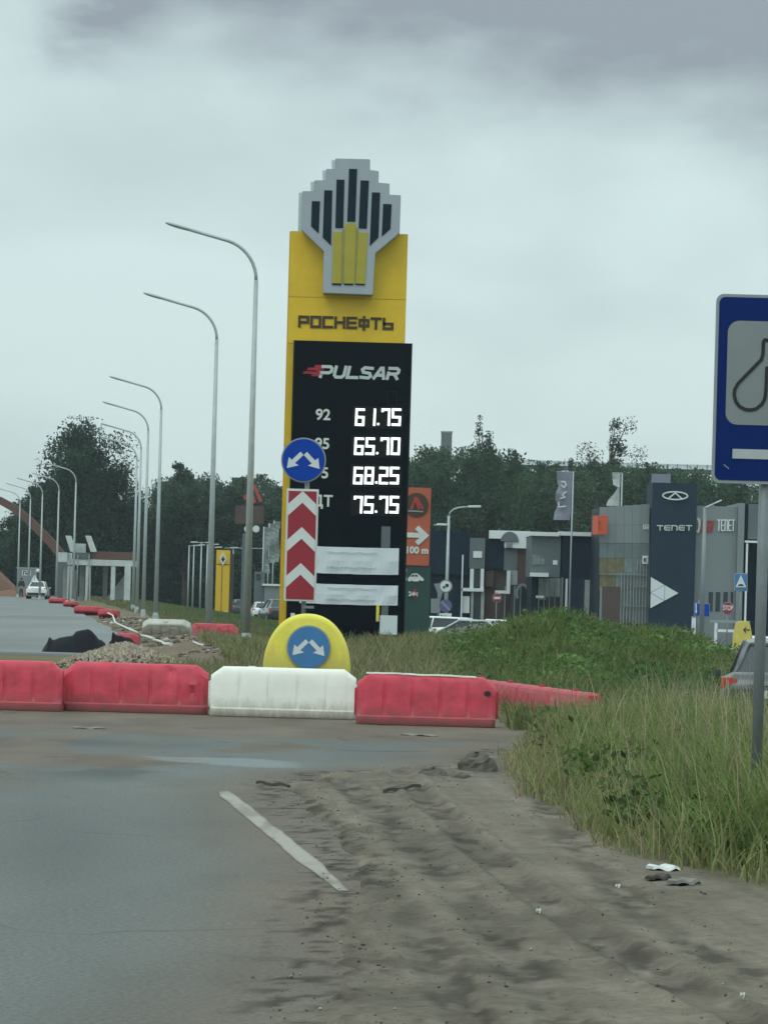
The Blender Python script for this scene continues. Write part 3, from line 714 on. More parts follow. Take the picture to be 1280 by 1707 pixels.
# leafy weeds that cover the soil bank
n = 150000
P = np.stack([RS.uniform(.6, 9.5, n), RS.uniform(55, 88, n)], 1)
c1 = fbm(P[:, 0] * .9 + 3, P[:, 1] * .35)
dens = np.exp(-((P[:, 0] - 3.8) / 1.75) ** 2 - ((P[:, 1] - 73) / 9.5) ** 2) + .8 * np.exp(-((P[:, 0] - 6.8) / 2.0) ** 2 - ((P[:, 1] - 76) / 8) ** 2)
ok = RS.rand(n) < dens * sm(.32, .52, c1) * 1.4
ok &= ~((P[:, 0] > 4.3) & (P[:, 1] < 58))
P = P[ok]; k = len(P)
bh = .12 + .36 * vn(P[:, 0] * 1.4, P[:, 1] * .8)
zz = H(P[:, 0], P[:, 1]) + bh * RS.rand(k) ** .6
tone = fbm(P[:, 0] * 1.3 + 9, P[:, 1] * .7 + 1)
cc = gmix(k, (.085, .170, .060), (.215, .310, .110), sm(.35, .65, tone))
V_, F_, C_ = leafcloud(np.stack([P[:, 0], P[:, 1], zz], 1), .115, cc)
tag(np_obj('leafy_weeds', V_, F_, M_weed, C_), 'dense leafy green weeds covering the soil bank right of the price tower', 'weeds', kind='stuff')
# taller weed stems sticking out of the bank
n = 900
P = np.stack([RS.uniform(1.0, 9, n), RS.uniform(58, 84, n)], 1); P = P[~((P[:, 0] > 4.3) & (P[:, 1] < 60))]; k = len(P)
lv = []; hs = RS.uniform(.35, .62, k)
for p, h_ in zip(P, hs):
    t = RS.rand(16); lv.append(np.stack([p[0] + .07 * RS.randn(16), p[1] + .07 * RS.randn(16), Hs(p[0], p[1]) + h_ * (.3 + .7 * t)], 1))
lv = np.concatenate(lv); V_, F_, C_ = leafcloud(lv, .085, gmix(len(lv), (.09, .17, .05), (.16, .19, .08), np.full(len(lv), .3)))
tag(np_obj('weed_stems', V_, F_, M_weed, C_), 'upright weed stems standing out of the leafy bank', 'weeds', kind='stuff')

# meadow beyond the lamps on the left, down to the woods
n = 90000
yy = 76 + 300 * RS.rand(n) ** 1.7; xx = XL(yy) + .4 + RS.rand(n) * (9 + yy * .14)
P = np.stack([xx, yy], 1); P = P[(P[:, 0] < 1.2) & ~((P[:, 0] > -7) & (P[:, 1] > 185))]
P = P[RS.rand(len(P)) < .35 + .9 * vn(P[:, 0] * .8, P[:, 1] * .25)]; k = len(P)
sc1 = P[:, 1] / 85
dryf = np.clip(.75 - (P[:, 0] - XL(P[:, 1])) * .12 + .3 * (fbm(P[:, 0] * .4, P[:, 1] * .12) - .5), .12, .9)
V_, F_, C_ = merge([blades('', P, (.14 + .14 * RS.rand(k)), .03 * sc1, .2 + .4 * RS.rand(k), gmix(k, (.10, .155, .060), (.20, .18, .10), dryf, .12))])
tag(np_obj('meadow_grass', V_, F_, M_grassm, C_), 'green meadow grass beyond the street lamps', 'grass', kind='stuff')

# ---- trees
def crown_pts(rs, R, Hh, ncl, per, spiky=0.0, core=.35, gap=0.0):
    """leaf positions of an uneven crown: clumps at the ends of boughs, centred on (0,0,0), half height Hh"""
    cl = []
    while len(cl) < ncl:
        d = rs.randn(3); d /= np.linalg.norm(d); r = rs.rand() ** .38
        lob = .72 + .38 * math.sin(3 * math.atan2(d[1], d[0]) + rs.rand() * 1.2) * abs(d[2]) + .22 * rs.randn() * .7
        cl.append((d[0] * R * r * lob, d[1] * R * r * lob, d[2] * Hh * r * (lob if d[2] > 0 else .9)))
    cl = np.array(cl); out = []; idx = []
    for i, c_ in enumerate(cl):
        s_ = R * (.10 + .10 * rs.rand()) * (1 - gap * .4)
        p = np.clip(rs.randn(per, 3), -1.7, 1.7) * np.array([s_, s_, s_ * (.75 + spiky)]); p[:, 2] += -.15 * np.abs(rs.randn(per)) * s_
        out.append(p + c_); idx += [i] * per
    return np.concatenate(out), np.array(idx), cl
def make_tree(name, label, loc, R, Ht, z0f=.3, ncl=60, per=110, leaf=.30, green=(.030, .062, .028), seed=1, spiky=0, group=None, cat='tree', gap=0, twigs=0, taper=False):
    rs = np.random.RandomState(seed); cz = Ht * (1 + z0f) / 2; Hh = Ht * (1 - z0f) / 2
    p, idx, cl = crown_pts(rs, R, Hh, ncl, per, spiky, gap=gap)
    if taper:
        for arr in (p, cl): 
            f = np.clip(1.15 - .75 * (arr[:, 2] + Hh) / (2 * Hh), .12, 1.2); arr[:, 0] *= f; arr[:, 1] *= f
    p[:, 2] += cz; cl[:, 2] += cz
    tone = (rs.rand(len(cl)) * .8 + .6)[idx][:, None]
    col = np.array(green) * tone * (1 + .22 * rs.randn(len(p), 1)).clip(.5, 1.6)
    t = thing(name, label, cat, loc, 0, group)
    V_, F_, C_ = leafcloud(p, leaf, col)
    np_obj('crown', V_, F_, M_leaf, C_, parent=t)
    mb = MB(); r0 = .035 * Ht ** .95 * .6
    mb.tube([(0, 0, -.5), (0.05, 0, Ht * .2), (.1 * rs.randn(), .1, Ht * .5), (.2 * rs.randn(), 0, Ht * .92)], [r0, r0 * .8, r0 * .5, r0 * .08], 8)
    order = rs.permutation(len(cl))[:min(len(cl), 26)]
    for i in order:
        c_ = cl[i]; zb = max(Ht * .18, c_[2] - Hh * .55 - rs.rand() * Hh * .3); mb.tube([(0, 0, zb), (c_[0] * .5, c_[1] * .5, (zb + c_[2]) / 2 + .3), tuple(c_)], [r0 * .35, r0 * .2, r0 * .05], 5)
    mb.build('trunk', M_bark, t); return t

def crown_source(seed, green, R=3.9, Hh=8.0, ncl=46, per=190, leaf=.34):
    rs = np.random.RandomState(seed); p, idx, cl = crown_pts(rs, R, Hh, ncl, per)
    lo, hi = np.percentile(p[:, 2], 1), np.percentile(p[:, 2], 99.5); p[:, 2] = (p[:, 2] - lo) / (hi - lo) * 15.2 + .6
    f = 1 - .55 * np.clip(p[:, 2] / 16 - .62, 0, 1); p[:, 0] *= f; p[:, 1] *= f
    tone = (rs.rand(len(cl)) * .7 + .65)[idx][:, None]
    V_, F_, C_ = leafcloud(p, leaf, np.array(green) * tone * (1 + .2 * rs.randn(len(p), 1)).clip(.5, 1.6))
    o = np_obj('crown_source', V_, F_, M_leaf, C_); COL.objects.unlink(o); return o
def wood(name, label, cols, D0, D1, skyline, seed, green, zg=-.7):
    """a wood that reads as one mass: many crowns at their own distances; skyline (px -> top py) sets how tall they stand"""
    rs = np.random.RandomState(seed); tr = MB(); pts = []; scl = []; rot = []; var = []
    xs_ = [q[0] for q in skyline]; ys_ = [q[1] for q in skyline]; NV = 5
    srcs = [crown_source(seed * 10 + i, np.array(green) * (.8 + .1 * i) + np.array([.006, .003, 0]) * (i % 3)) for i in range(NV)]
    for i in range(cols):
        fr = (i + rs.rand() * .9) / cols; px = xs_[0] + (xs_[-1] - xs_[0]) * fr
        row = (i * .618) % 1; D = D0 + (D1 - D0) * row
        x, ztop = W(px, np.interp(px, xs_, ys_) + abs(rs.randn()) * 8 + (1 - row) * 14, D)
        Ht = max(4, ztop - zg); w = rs.uniform(.8, 1.25)
        pts.append((x, D, zg)); scl.append((w, w, Ht / 16)); rot.append((0, 0, rs.rand() * 6.28)); var.append(i % NV)
        tr.tube([(x, D, zg - .5), (x + .3 * rs.randn(), D, zg + Ht * .45), (x, D, zg + Ht * .8)], [.22, .15, .04], 6)
    for i in range(cols * 2):                                   # bushes and young trees at the foot
        px = xs_[0] + (xs_[-1] - xs_[0]) * rs.rand(); D = D0 - 3 + (D1 - D0) * rs.rand(); x = (px - PX0) / F * D; h = rs.uniform(.20, .5)
        pts.append((x, D, zg - .5)); scl.append((rs.uniform(.6, 1.0), .8, h)); rot.append((0, 0, rs.rand() * 6.28)); var.append(i % NV)
    me = bpy.data.meshes.new(name); me.from_pydata(pts, [], [])
    for nm, ty, dat, key in (('scl', 'FLOAT_VECTOR', scl, 'vector'), ('rot', 'FLOAT_VECTOR', rot, 'vector'), ('var', 'INT', var, 'value')):
        at_ = me.attributes.new(nm, ty, 'POINT'); at_.data.foreach_set(key, np.array(dat, np.float32 if ty != 'INT' else np.int32).ravel())
    o = bpy.data.objects.new(name, me); COL.objects.link(o); tag(o, label, 'woodland', kind='stuff')
    ng = bpy.data.node_groups.new('wood_' + name, 'GeometryNodeTree'); ng.interface.new_socket('Geometry', in_out='INPUT', socket_type='NodeSocketGeometry'); ng.interface.new_socket('Geometry', in_out='OUTPUT', socket_type='NodeSocketGeometry')
    gi = ng.nodes.new('NodeGroupInput'); go = ng.nodes.new('NodeGroupOutput'); jn = ng.nodes.new('GeometryNodeJoinGeometry'); ng.links.new(jn.outputs[0], go.inputs[0])
    def attr(nm, ty): n = ng.nodes.new('GeometryNodeInputNamedAttribute'); n.data_type = ty; n.inputs[0].default_value = nm; return n.outputs[0]
    for i, s_ in enumerate(srcs):
        ip = ng.nodes.new('GeometryNodeInstanceOnPoints'); oi = ng.nodes.new('GeometryNodeObjectInfo'); oi.inputs['Object'].default_value = s_; oi.inputs['As Instance'].default_value = True
        cp = ng.nodes.new('FunctionNodeCompare'); cp.data_type = 'INT'; cp.operation = 'EQUAL'
        ia = [q for q in cp.inputs if q.enabled][0]; ib = [q for q in cp.inputs if q.enabled][1]
        ng.links.new(attr('var', 'INT'), ia); ib.default_value = i
        er = ng.nodes.new('FunctionNodeEulerToRotation'); ng.links.new(attr('rot', 'FLOAT_VECTOR'), er.inputs[0])
        ng.links.new(gi.outputs[0], ip.inputs['Points']); ng.links.new(cp.outputs[0], ip.inputs['Selection']); ng.links.new(oi.outputs['Geometry'], ip.inputs['Instance'])
        ng.links.new(er.outputs[0], ip.inputs['Rotation']); ng.links.new(attr('scl', 'FLOAT_VECTOR'), ip.inputs['Scale']); ng.links.new(ip.outputs[0], jn.inputs[0])
    o.modifiers.new('crowns', 'NODES').node_group = ng
    o2 = tr.build('tree_trunks', M_bark, o); tag(o2, kind='stuff')
SKY_L = [(-60, 905), (0, 880), (30, 845), (55, 815), (75, 800), (215, 830), (232, 822), (262, 802), (290, 782), (330, 784), (358, 796), (378, 808), (392, 792), (430, 786), (470, 805), (560, 800)]
SKY_R = [(600, 770), (670, 765), (690, 748), (730, 745), (770, 742), (830, 742), (865, 772), (930, 772), (980, 768), (1060, 772), (1100, 774), (1150, 772), (1200, 790), (1290, 800), (1360, 790)]
wood('woodland', 'dark green wood behind the far road and the yellow pylon on the left', 84, 400, 440, SKY_L, 3, (.034, .066, .040))
wood('woodland', 'dark green wood rising behind the car showrooms on the right', 100, 370, 410, SKY_R, 4, (.040, .078, .040))
def at(px, py_top, D, zg=-.7):
    x, z = W(px, py_top, D); return (x, D, zg), z - zg
(lc_, Ht) = at(150, 698, 385)
big = make_tree('broadleaf_tree', 'large dark broad-crowned tree towering over the unfinished overpass piers', lc_, 5.9, Ht, .15, 300, 230, .32, (.030, .058, .034), 21)
lc_, Ht = at(808, 690, 392); make_tree('broadleaf_tree', 'dark tree with upright spiky tips right of the square chimney', lc_, 4.0, Ht, .2, 80, 220, .26, (.028, .056, .028), 5, spiky=1.2, taper=True)
lc_, Ht = at(838, 735, 396); make_tree('broadleaf_tree', 'smaller spiky tree where the elevated bridge railing begins', lc_, 2.9, Ht, .2, 50, 180, .26, (.028, .056, .028), 6, spiky=1.0, taper=True)
lc_, Ht = at(1018, 698, 396); make_tree('broadleaf_tree', 'airy tree standing highest above the wood left of the big blue sign', lc_, 4.3, Ht, .3, 90, 150, .24, (.028, .050, .024), 8, spiky=.2, gap=.5)
lc_, Ht = at(945, 742, 402); make_tree('broadleaf_tree', 'thin-topped tree just left of the airy tall tree', lc_, 1.9, Ht, .3, 22, 90, .3, (.030, .050, .025), 9, spiky=.7, gap=.5, taper=True)
lc_, Ht = at(1122, 758, 398); make_tree('broadleaf_tree', 'ragged tree top right of the airy tall tree', lc_, 3.4, Ht, .3, 44, 90, .3, (.026, .048, .025), 10, spiky=.4, gap=.3)
lc_, Ht = at(712, 715, 399); make_tree('poplar_tree', 'slim pointed tree tip beside the price tower', lc_, 1.2, Ht, .3, 24, 60, .28, (.026, .045, .025), 12, spiky=1.0, taper=True)
lc_, Ht = at(312, 776, 395); make_tree('broadleaf_tree', 'rounded dark tree behind the second street lamp', lc_, 3.4, Ht, .2, 50, 160, .36, (.028, .056, .030), 13)
lc_, Ht = at(70, 800, 392); make_tree('broadleaf_tree', 'lower bushy tree left of the large broad-crowned tree', lc_, 3.6, Ht, .15, 50, 160, .36, (.030, .058, .034), 14)

# ------------------------------------------------------------------ far setting
def rectp(t, X0, D, name, x0, y0, x1, y1, proud, m, th=.10, zb=None, label=None, bevel=0):
    """a slab of thing t (at X0, D) covering photo rectangle x0..x1, y0..y1, its front `proud` metres before the wall plane"""
    s = F / D; cx, cz = W((x0 + x1) / 2, (y0 + y1) / 2, D); w = (x1 - x0) / s; h = (y1 - y0) / s
    if zb is not None: top = cz + h / 2; h = top - zb; cz = (top + zb) / 2
    mb = MB(); mb.box((cx - X0, -proud + th / 2, cz - t.location.z), (w, th, h))
    o = mb.build(name, m, t, bevel)
    if label: o['label'] = label
    return o

# clay bank and heaps far left
def heap(name, x, y, z, a, b, h, m, seed, kind='structure', n=36, label=None, cat=None, rough=.4):
    vs = []; fs = []
    for j in range(n + 1):
        for i in range(n + 1):
            u = -1 + 2 * i / n; v = -1 + 2 * j / n; r = math.hypot(u, v)
            q = max(0, 1 - r ** 1.6) * (1 - rough / 2 + rough * float(fbm(u * 2.2 + seed, v * 2.2 + seed, 4)) * 1.2)
            vs.append((x + u * a, y + v * b, z - .12 + (h + .12) * q + .03 * (float(vn(u * 14 + seed, v * 14)) - .5)))
    for j in range(n):
        for i in range(n): k = j * (n + 1) + i; fs.append((k, k + 1, k + n + 2, k + n + 1))
    o = np_obj(name, vs, fs, m, smooth=True); tag(o, label, cat, None, kind); return o
x, z = W(-8, 960, 338); heap('clay_bank', x - 3, 342, .4, 5.6, 9, 3.6, M_clay, 4)
x, z = W(30, 990, 330); heap('soil_mound', x - 1.2, 334, .4, 2.6, 3, .8, M_clay, 9)

# unfinished overpass
D = 300; s = F / D; X0, _ = W(160, 950, D); zg = Hs(X0, D)
ov = thing('unfinished_overpass', 'unfinished concrete overpass deck on pale piers left of the street lamps', 'overpass', (X0, D, 0.35))
def R3(name, a, b, c_, d, pr, m, th=.4, zb=None): return rectp(ov, X0, D, name, a, b, c_, d, pr, m, th, zb)
R3('beam', 113, 933, 222, 943, .4, M_pale, 5.0)
R3('end_block', 97, 921, 113, 937, .5, M_pale, 4.5)
R3('rusty_girder', 152, 920, 221, 932.7, .2, M_rust, 4.4)
R3('guard_rail', 125, 921.5, 151, 932.6, .45, M_concd, .10)
R3('parapet', 119, 906, 142, 921, -.5, M_pale, .3)
for a, b in ((110, 119), (143, 153)):
    mb = MB(); p0 = W(a, 893, D); p1 = W(b, 920, D); w_ = .35
    mb.prism([(p0[0] - X0, p0[1] - .35), (p0[0] - X0 + w_, p0[1] - .35), (p1[0] - X0 + w_, p1[1] - .35), (p1[0] - X0 - .05, p1[1] - .35)], -.6, 1.2)
    mb.build('stair_stringer', M_pale, ov)
for a, b, th, d in ((112.5, 121, .5, .3), (128, 136, .5, 2.5), (143, 151, .5, .35), (185, 192, .5, .35), (208, 218, .5, .6), (166, 173, .5, 3.4), (100, 106, .5, 3.4)):
    R3('pier', a, 943.2, b, 1000, d if d < 1 else -d, M_pale if d < 1 else M_conc, .5, zb=-.4)
R3('abutment_wall', 100, 950, 125, 1000, -2.8, M_conc, .3, zb=-.4)
mb = MB(); a = W(160, 1000, D); b = W(206, 955, D); c_ = W(206, 1000, D)
mb.prism([(a[0] - X0, -.6), (b[0] - X0, b[1] - .35), (c_[0] - X0, -.6)], 2.6, 4.2); mb.build('sloped_abutment', M_conc, ov)
mb = MB()
for px in (118, 131, 150): p = W(px, 925, D); mb.tube([(p[0] - X0, -.62, .1 - .35), (p[0] - X0, -.62, p[1] - .35)], .06, 6)
mb.build('drain_pipe', M_post, ov)

# rust-coloured arch of a far bridge
D = 345; pts = [(-250, 905), (-210, 870), (-160, 843), (-110, 829), (-60, 825), (-20, 829), (0, 834), (25, 848), (48, 867), (70, 889), (88, 908), (102, 926)]
x0, _ = W(0, 900, D); ar = thing('bridge_arch', 'rust-red steel bridge arch curving down behind the lamps at far left', 'bridge arch', (x0, D, 0))
mb = MB(); rings = []
for i, (px, py) in enumerate(pts):
    q = W(px, py, D); a = pts[max(0, i - 1)]; b = pts[min(len(pts) - 1, i + 1)]; an = math.atan2(-(b[1] - a[1]), b[0] - a[0])
    hw = .27 + .16 * i / len(pts); nx_, nz_ = -math.sin(an) * hw, math.cos(an) * hw; c0 = (q[0] - x0, q[1])
    rings.append([(c0[0] + nx_, -.5, c0[1] + nz_), (c0[0] + nx_, .5, c0[1] + nz_), (c0[0] - nx_, .5, c0[1] - nz_), (c0[0] - nx_, -.5, c0[1] - nz_)])
mb.loft(rings); mb.build('arch_rib', M_rust, ar)
mb = MB(); q = W(104, 935, D); mb.box((q[0] - x0, 0, q[1] - 1.6), (1.0, 1.6, 4.6)); mb.build('footing', M_concd, ar)
q = W(-255, 935, D); mb = MB(); mb.box((q[0] - x0, 0, q[1] - 1.6), (1.0, 1.6, 4.6)); mb.build('footing', M_concd, ar)

# grey site box with a black and white mark
D = 336; x0, _ = W(45, 975, D); t = thing('site_container', 'grey site cabin with a small black and white mark, left of the white car', 'container', (x0, D, .4))
rectp(t, x0, D, 'body', 28, 948, 62, 999, 0, M_gcl2, 2.4, zb=.4)
rectp(t, x0, D, 'roof_edge', 27, 946, 63, 948, .05, M_conc, 2.5)
rectp(t, x0, D, 'mark_panel', 37, 951, 51.5, 959.5, .04, M_signw, .04)
for a, b, c_, d in ((38.5, 952, 44, 953.5), (38.5, 952, 40.2, 958.5), (45, 952, 50.5, 953.4), (48.5, 952, 50, 958.8), (42, 955, 46, 957.6)):
    rectp(t, x0, D, 'mark_stroke', a, b, c_, d, .055 + .002 * random.random(), M_black, .02)
D = 330; x0, _ = W(63.5, 960, D); t = thing('site_lamp', 'short black post with a round white head beside the grey cabin', 'lamp', (x0, D, .4))
mb = MB(); q = W(63, 955, D); mb.tube([(0, 0, 0), (0, 0, q[1] - .4)], .13, 8); mb.build('post', M_black, t)
mb = MB(); q = W(64, 952, D)
mb.loft([[(math.cos(a) * r, math.sin(a) * r, q[1] - .4 + h_) for a in np.linspace(0, 2 * math.pi, 12, endpoint=False)] for r, h_ in ((.05, -.15), (.22, -.08), (.24, .05), (.12, .18))]); mb.build('globe', M_signw, t)

# elevated bridge and chimney over the right wood
D = 640; s = F / D; q0 = W(840, 767, D); q1 = W(1500, 787, D)
vd = thing('elevated_bridge', 'distant elevated bridge deck with pale railing above the right wood', 'bridge', (q0[0], D, 0))
Ln = q1[0] - q0[0]; zt = q0[1]
mb = MB(); mb.box((Ln / 2, 3, zt - 1.0), (Ln, 6, .6)); mb.build('deck', M_concd, vd)
mb = MB(); mb.box((Ln / 2, -.15, zt + .10), (Ln, .12, .14)); mb.box((Ln / 2, -.15, zt - .62), (Ln, .14, .16)); mb.build('rail', M_white, vd)
mb = MB(); mb.box((Ln / 2, -.10, zt - .26), (Ln, .04, .56)); mb.build('railing_panel', M_signw, vd)
mb = MB()
for i in range(40): mb.box((Ln * (i + .5) / 40, -.24, zt - .25), (.12, .1, .8))
mb.build('railing_post', M_concd, vd)
for i in range(6): mb = MB(); mb.box((4 + Ln * i / 6, 3, (zt - 1.3) / 2 - .5), (1.6, 2.2, zt - 1.3 + 1)); mb.build('pier', M_concd, vd)
D = 620; x0, zt = W(744.5, 721, D); t = thing('chimney_stack', 'square grey chimney block standing above the trees right of the price tower', 'chimney', (x0, D, -.7))
mb = MB(); mb.box((0, 0, (zt + .7) / 2), (1.85, 1.85, zt + .7)); mb.build('shaft', M_concd, t)
mb = MB(); mb.box((0, 0, zt + .7 + .1), (2.05, 2.05, .25)); mb.build('cap', M_conc, t)
ex = MB(); ex.tube([W_ for W_ in [(-200, 520, 22), (-60, 520, 20.5), (80, 520, 22)]], .03, 4)

# ------------------------------------------------------------------ showrooms on the right
ZL = -.75
def building(name, label, D, pxc): x0, _ = W(pxc, 950, D); t = thing(name, label, 'building', (x0, D, ZL)); return t, x0
# A: long dark block with brown bays and white fascia
D = 225; A, xa = building('showroom', 'low navy showroom with brown bays and a white fascia behind the green pylon', D, 790)
def RA(name, a, b, c_, d, pr, m, th=.15, zb=None, **k): return rectp(A, xa, D, name, a, b, c_, d, pr, m, th, zb, **k)
RA('upper_wall', 690, 885, 784, 957, 0, M_navy, 10)
RA('lower_wall', 690, 957.3, 784, 1070, -.3, M_bar, 9.6, zb=ZL)
RA('upper_wall', 784, 900, 884, 949, 0, M_navy, 10)
RA('lower_wall', 784, 949.3, 884, 1070, -.3, M_brown, 9.6, zb=ZL)
RA('grey_bay', 782.5, 897, 808, 948, .35, M_gcl, .35)
RA('small_sign', 788.5, 919, 803, 930, .42, M_white, .06)
for a, b in ((783, 789), (800.5, 806)): RA('white_post', a, 948.3, b, 985, .35, M_white, .3)
for a, b in ((784, 788), (800.5, 806)): RA('lower_post', a, 987, b, 1070, .30, M_conc, .25, zb=ZL)
RA('dark_window', 789.2, 949, 800.2, 979, .1, M_glass, .2)
RA('dark_window', 788.5, 988, 800.2, 1040, .1, M_glass, .2, zb=ZL)
RA('cross_beam', 769, 980.5, 806, 986, .5, M_white, .4)
RA('thin_post', 768, 925, 770.3, 1070, .5, M_white, .15, zb=ZL)
RA('service_door', 770.5, 994, 782.3, 1022, .25, M_white, .1)
RA('fascia', 815, 885, 883.5, 898.5, .45, M_white, .5)
RA('fascia', 840.5, 898.8, 883.5, 914, .45, M_white, .5)
mb = MB(); q = W(849, 903, D); r_ = 15 / (F / D); mb.prism([(q[0] - xa + r_ * math.cos(a), q[1] - ZL + r_ * 1.1 * math.sin(a)) for a in np.linspace(0, math.pi, 18)], -.55, -.47); mb.build('half_round_emblem', M_gcl, A)
RA('emblem_base', 843, 903.6, 853.5, 912.5, .52, M_gcl2, .06)
RA('grey_panel', 840, 915, 862, 951, .15, M_gcl, .3)
RA('brown_panel', 862.3, 915, 883, 976, .12, M_brown, .3, label='reddish brown wall panel')
RA('beige_panel', 850.5, 951.3, 862, 975, .18, M_conc, .3)
RA('white_post', 844, 951.3, 850, 990, .4, M_white, .3)
RA('white_arm', 825, 984.5, 843.7, 989.5, .4, M_white, .3)
RA('dark_window', 852, 976, 883, 1040, .08, M_glass, .3, zb=ZL)
for a in (840, 856, 866, 880): RA('window_post', a, 977, a + 2, 1040, .2, M_gcl2, .15, zb=ZL)
RA('dark_window', 809, 952, 823, 978, .05, M_brownd, .4)
mb = MB(); q = W(870, 992, D); pl = [(q[0] - xa + .36 * math.cos(a), q[1] - ZL + .55 * math.sin(a)) for a in np.linspace(-.5, math.pi + .5, 16)]; mb.stroke([(p[0], p[1] + .1) for p in pl], .16, -.6, -.45); mb.build('round_entrance_frame', M_gcl2, A)
RA('roof_vent', 832, 880, 834, 884.7, -1, M_gcl2, .2)
# B: two-tone block
D = 215; Bd, xb = building('showroom', 'square two-tone showroom, grey front and navy side under a thin white roof edge', D, 940)
def RB(name, a, b, c_, d, pr, m, th=.15, zb=None, **k): return rectp(Bd, xb, D, name, a, b, c_, d, pr, m, th, zb, **k)
RB('grey_wall', 885, 894, 934, 962, 0, M_gcl, 8)
RB('navy_wall', 934.3, 894, 998, 1070, 0, M_navy, 8, zb=ZL)
RB('lower_wall', 885, 962.3, 934, 1070, -.3, M_bar, 7.6, zb=ZL)
RB('roof_edge', 883.8, 887, 932, 893.6, .35, M_white, 8.5)
RB('roof_edge', 932.2, 887, 999, 893.6, .3, M_white, 8.5)
RB('window', 887.5, 925, 900, 941.5, .05, M_glassl, .1); RB('window', 900.6, 930, 907.5, 941, .05, M_glassl, .1); RB('window', 921.5, 934, 929, 941.5, .05, M_white, .1)
RB('canopy', 883, 955, 913, 961.5, 1.0, M_white, 1.0)
for i in range(4): RB('glass_pane', 898 + i * 9, 964, 906 + i * 9, 1000 if i < 2 else 995, .05, M_glassl if i % 2 else M_glass2, .08)
for i in range(5): RB('mullion', 897 + i * 9, 963, 898 + i * 9, 1040, .15, M_gcl2, .15, zb=ZL)
RB('door_sign', 893, 993, 907, 997, .12, M_white, .08); RB('dark_doorway', 909, 995, 930, 1045, .1, M_black, .1, zb=ZL)
RB('corner_post', 941.5, 965, 945, 1045, .15, M_white, .3, zb=ZL); RB('corner_post', 935, 963, 937.5, 1045, .15, M_gcl2, .3, zb=ZL)
RB('base_wall', 946, 963.5, 973, 1050, .06, M_navy2, .1, zb=ZL)
RB('light_panel', 973.5, 967, 992.5, 1050, .6, M_conc, .8, zb=ZL)
RB('dark_gap', 993, 980, 998, 1050, .2, M_brownd, .3, zb=ZL)
# C + tower + D: car dealership
D = 205; Cd, xc = building('dealership', 'large grey and slate car dealership with a tall sign tower and a glass hall', D, 1110)
def RC(name, a, b, c_, d, pr, m, th=.15, zb=None, **k): return rectp(Cd, xc, D, name, a, b, c_, d, pr, m, th, zb, **k)
RC('hall_wall', 999, 845, 1083, 1070, -.3, M_bar, 9, zb=ZL)
cols = [999, 1012.5, 1026, 1040, 1054, 1068, 1082.5]
rows = [845, 875, 905.5, 930, 954, 985, 1012, 1040]
for j in range(7):
    for i in range(6):
        if j < 2: m = M_gcl2
        elif j < 3: m = M_glass2
        elif j == 3 and i < 3: m = M_warm
        elif j == 4 and i < 2: m = M_warm
        elif j > 4 and i < 2: continue
        else: m = M_glass2 if (i + j) % 2 else M_glassl
        RC('cladding_panel' if j < 2 else 'glass_pane', cols[i] + .15, rows[j] + .15 + (j == 0) * (-1 * i * .9), cols[i + 1] - .15, rows[j + 1] - .15, .02 * (j < 2), m, .10)
RC('brown_door', 1003, 978, 1032, 1050, .15, M_brown, .15, zb=ZL)
RC('door_post', 999, 978, 1002.7, 1050, .12, M_gcl2, .2, zb=ZL)
for a in np.arange(1034, 1082, 5.2): RC('mullion', a, 955 if a < 1056 else 935, a + .9, 1045, .16, M_conc, .1, zb=ZL)
for yy_ in (957, 977.5, 1010): RC('transom', 998 if yy_ < 960 else 1056 if yy_ < 1000 else 1040, yy_, 1078, yy_ + 1.3, .18, M_gcl2, .1)
RC('small_sign', 1070, 926.5, 1079.5, 940, .3, M_white, .1)
mb = MB(); q = W(1072.4, 936.5, D); 
for i, (a, b) in enumerate((((0, 0), (0, 1)), ((1, 0), (0, .5)), ((0, .5), (1, 1)))): mb.stroke([(q[0] - xc + a[0] * .16, q[1] - ZL + a[1] * .22), (q[0] - xc + b[0] * .16, q[1] - ZL + b[1] * .22)], .035, -.345 - .002 * i, -.3)
mb.build('sign_mark', M_black, Cd)
for i in range(3): q = W(1073 + i * 3.4, 880, D); 
mb = MB()
for i, ch in enumerate('UR'): q = W(1072.5 + i * 5, 882, D); glyph(mb, ch, q[0] - xc, q[1] - ZL, .10, .24, .045, -.10, -.02)
mb.build('wall_lettering', M_white, Cd)
RC('tower', 1082.5, 806, 1156.5, 1060, .9, M_navy2, 4.5, zb=ZL)
RC('roof_panel', 1089, 789, 1120, 806.5, -1.0, M_flagp, .5)
q = W(1123, 827, D); cx, cz = q[0] - xc, q[1] - ZL; a_, b_ = .70, .22
mb = MB(); mb.stroke([(cx + a_ * math.cos(a), cz + b_ * math.sin(a)) for a in np.linspace(0, 2 * math.pi, 32, endpoint=False)], .075, -1.02, -.9, True)
mb.stroke([(cx - .36, cz - .15), (cx - .02, cz + .14), (cx + .02, cz + .14), (cx + .36, cz - .15)], .075, -1.024, -.9); mb.build('oval_emblem', M_signw, Cd)
mb = MB()
for i, ch in enumerate('TENET'): q = W(1093.5 + i * 12, 884, D); glyph(mb, ch, q[0] - xc, q[1] - ZL, .29, .25, .062, -1.0, -.9)
mb.build('tower_lettering', M_wlet, Cd)
tri = [W(1082.3, 961.5, D), W(1129, 989, D), W(1081.5, 1014.5, D)]; tri = [(a - xc, b - ZL) for a, b in tri]
ctr = (sum(p[0] for p in tri) / 3, sum(p[1] for p in tri) / 3)
mids = [((tri[i][0] + tri[(i + 1) % 3][0]) / 2, (tri[i][1] + tri[(i + 1) % 3][1]) / 2) for i in range(3)]
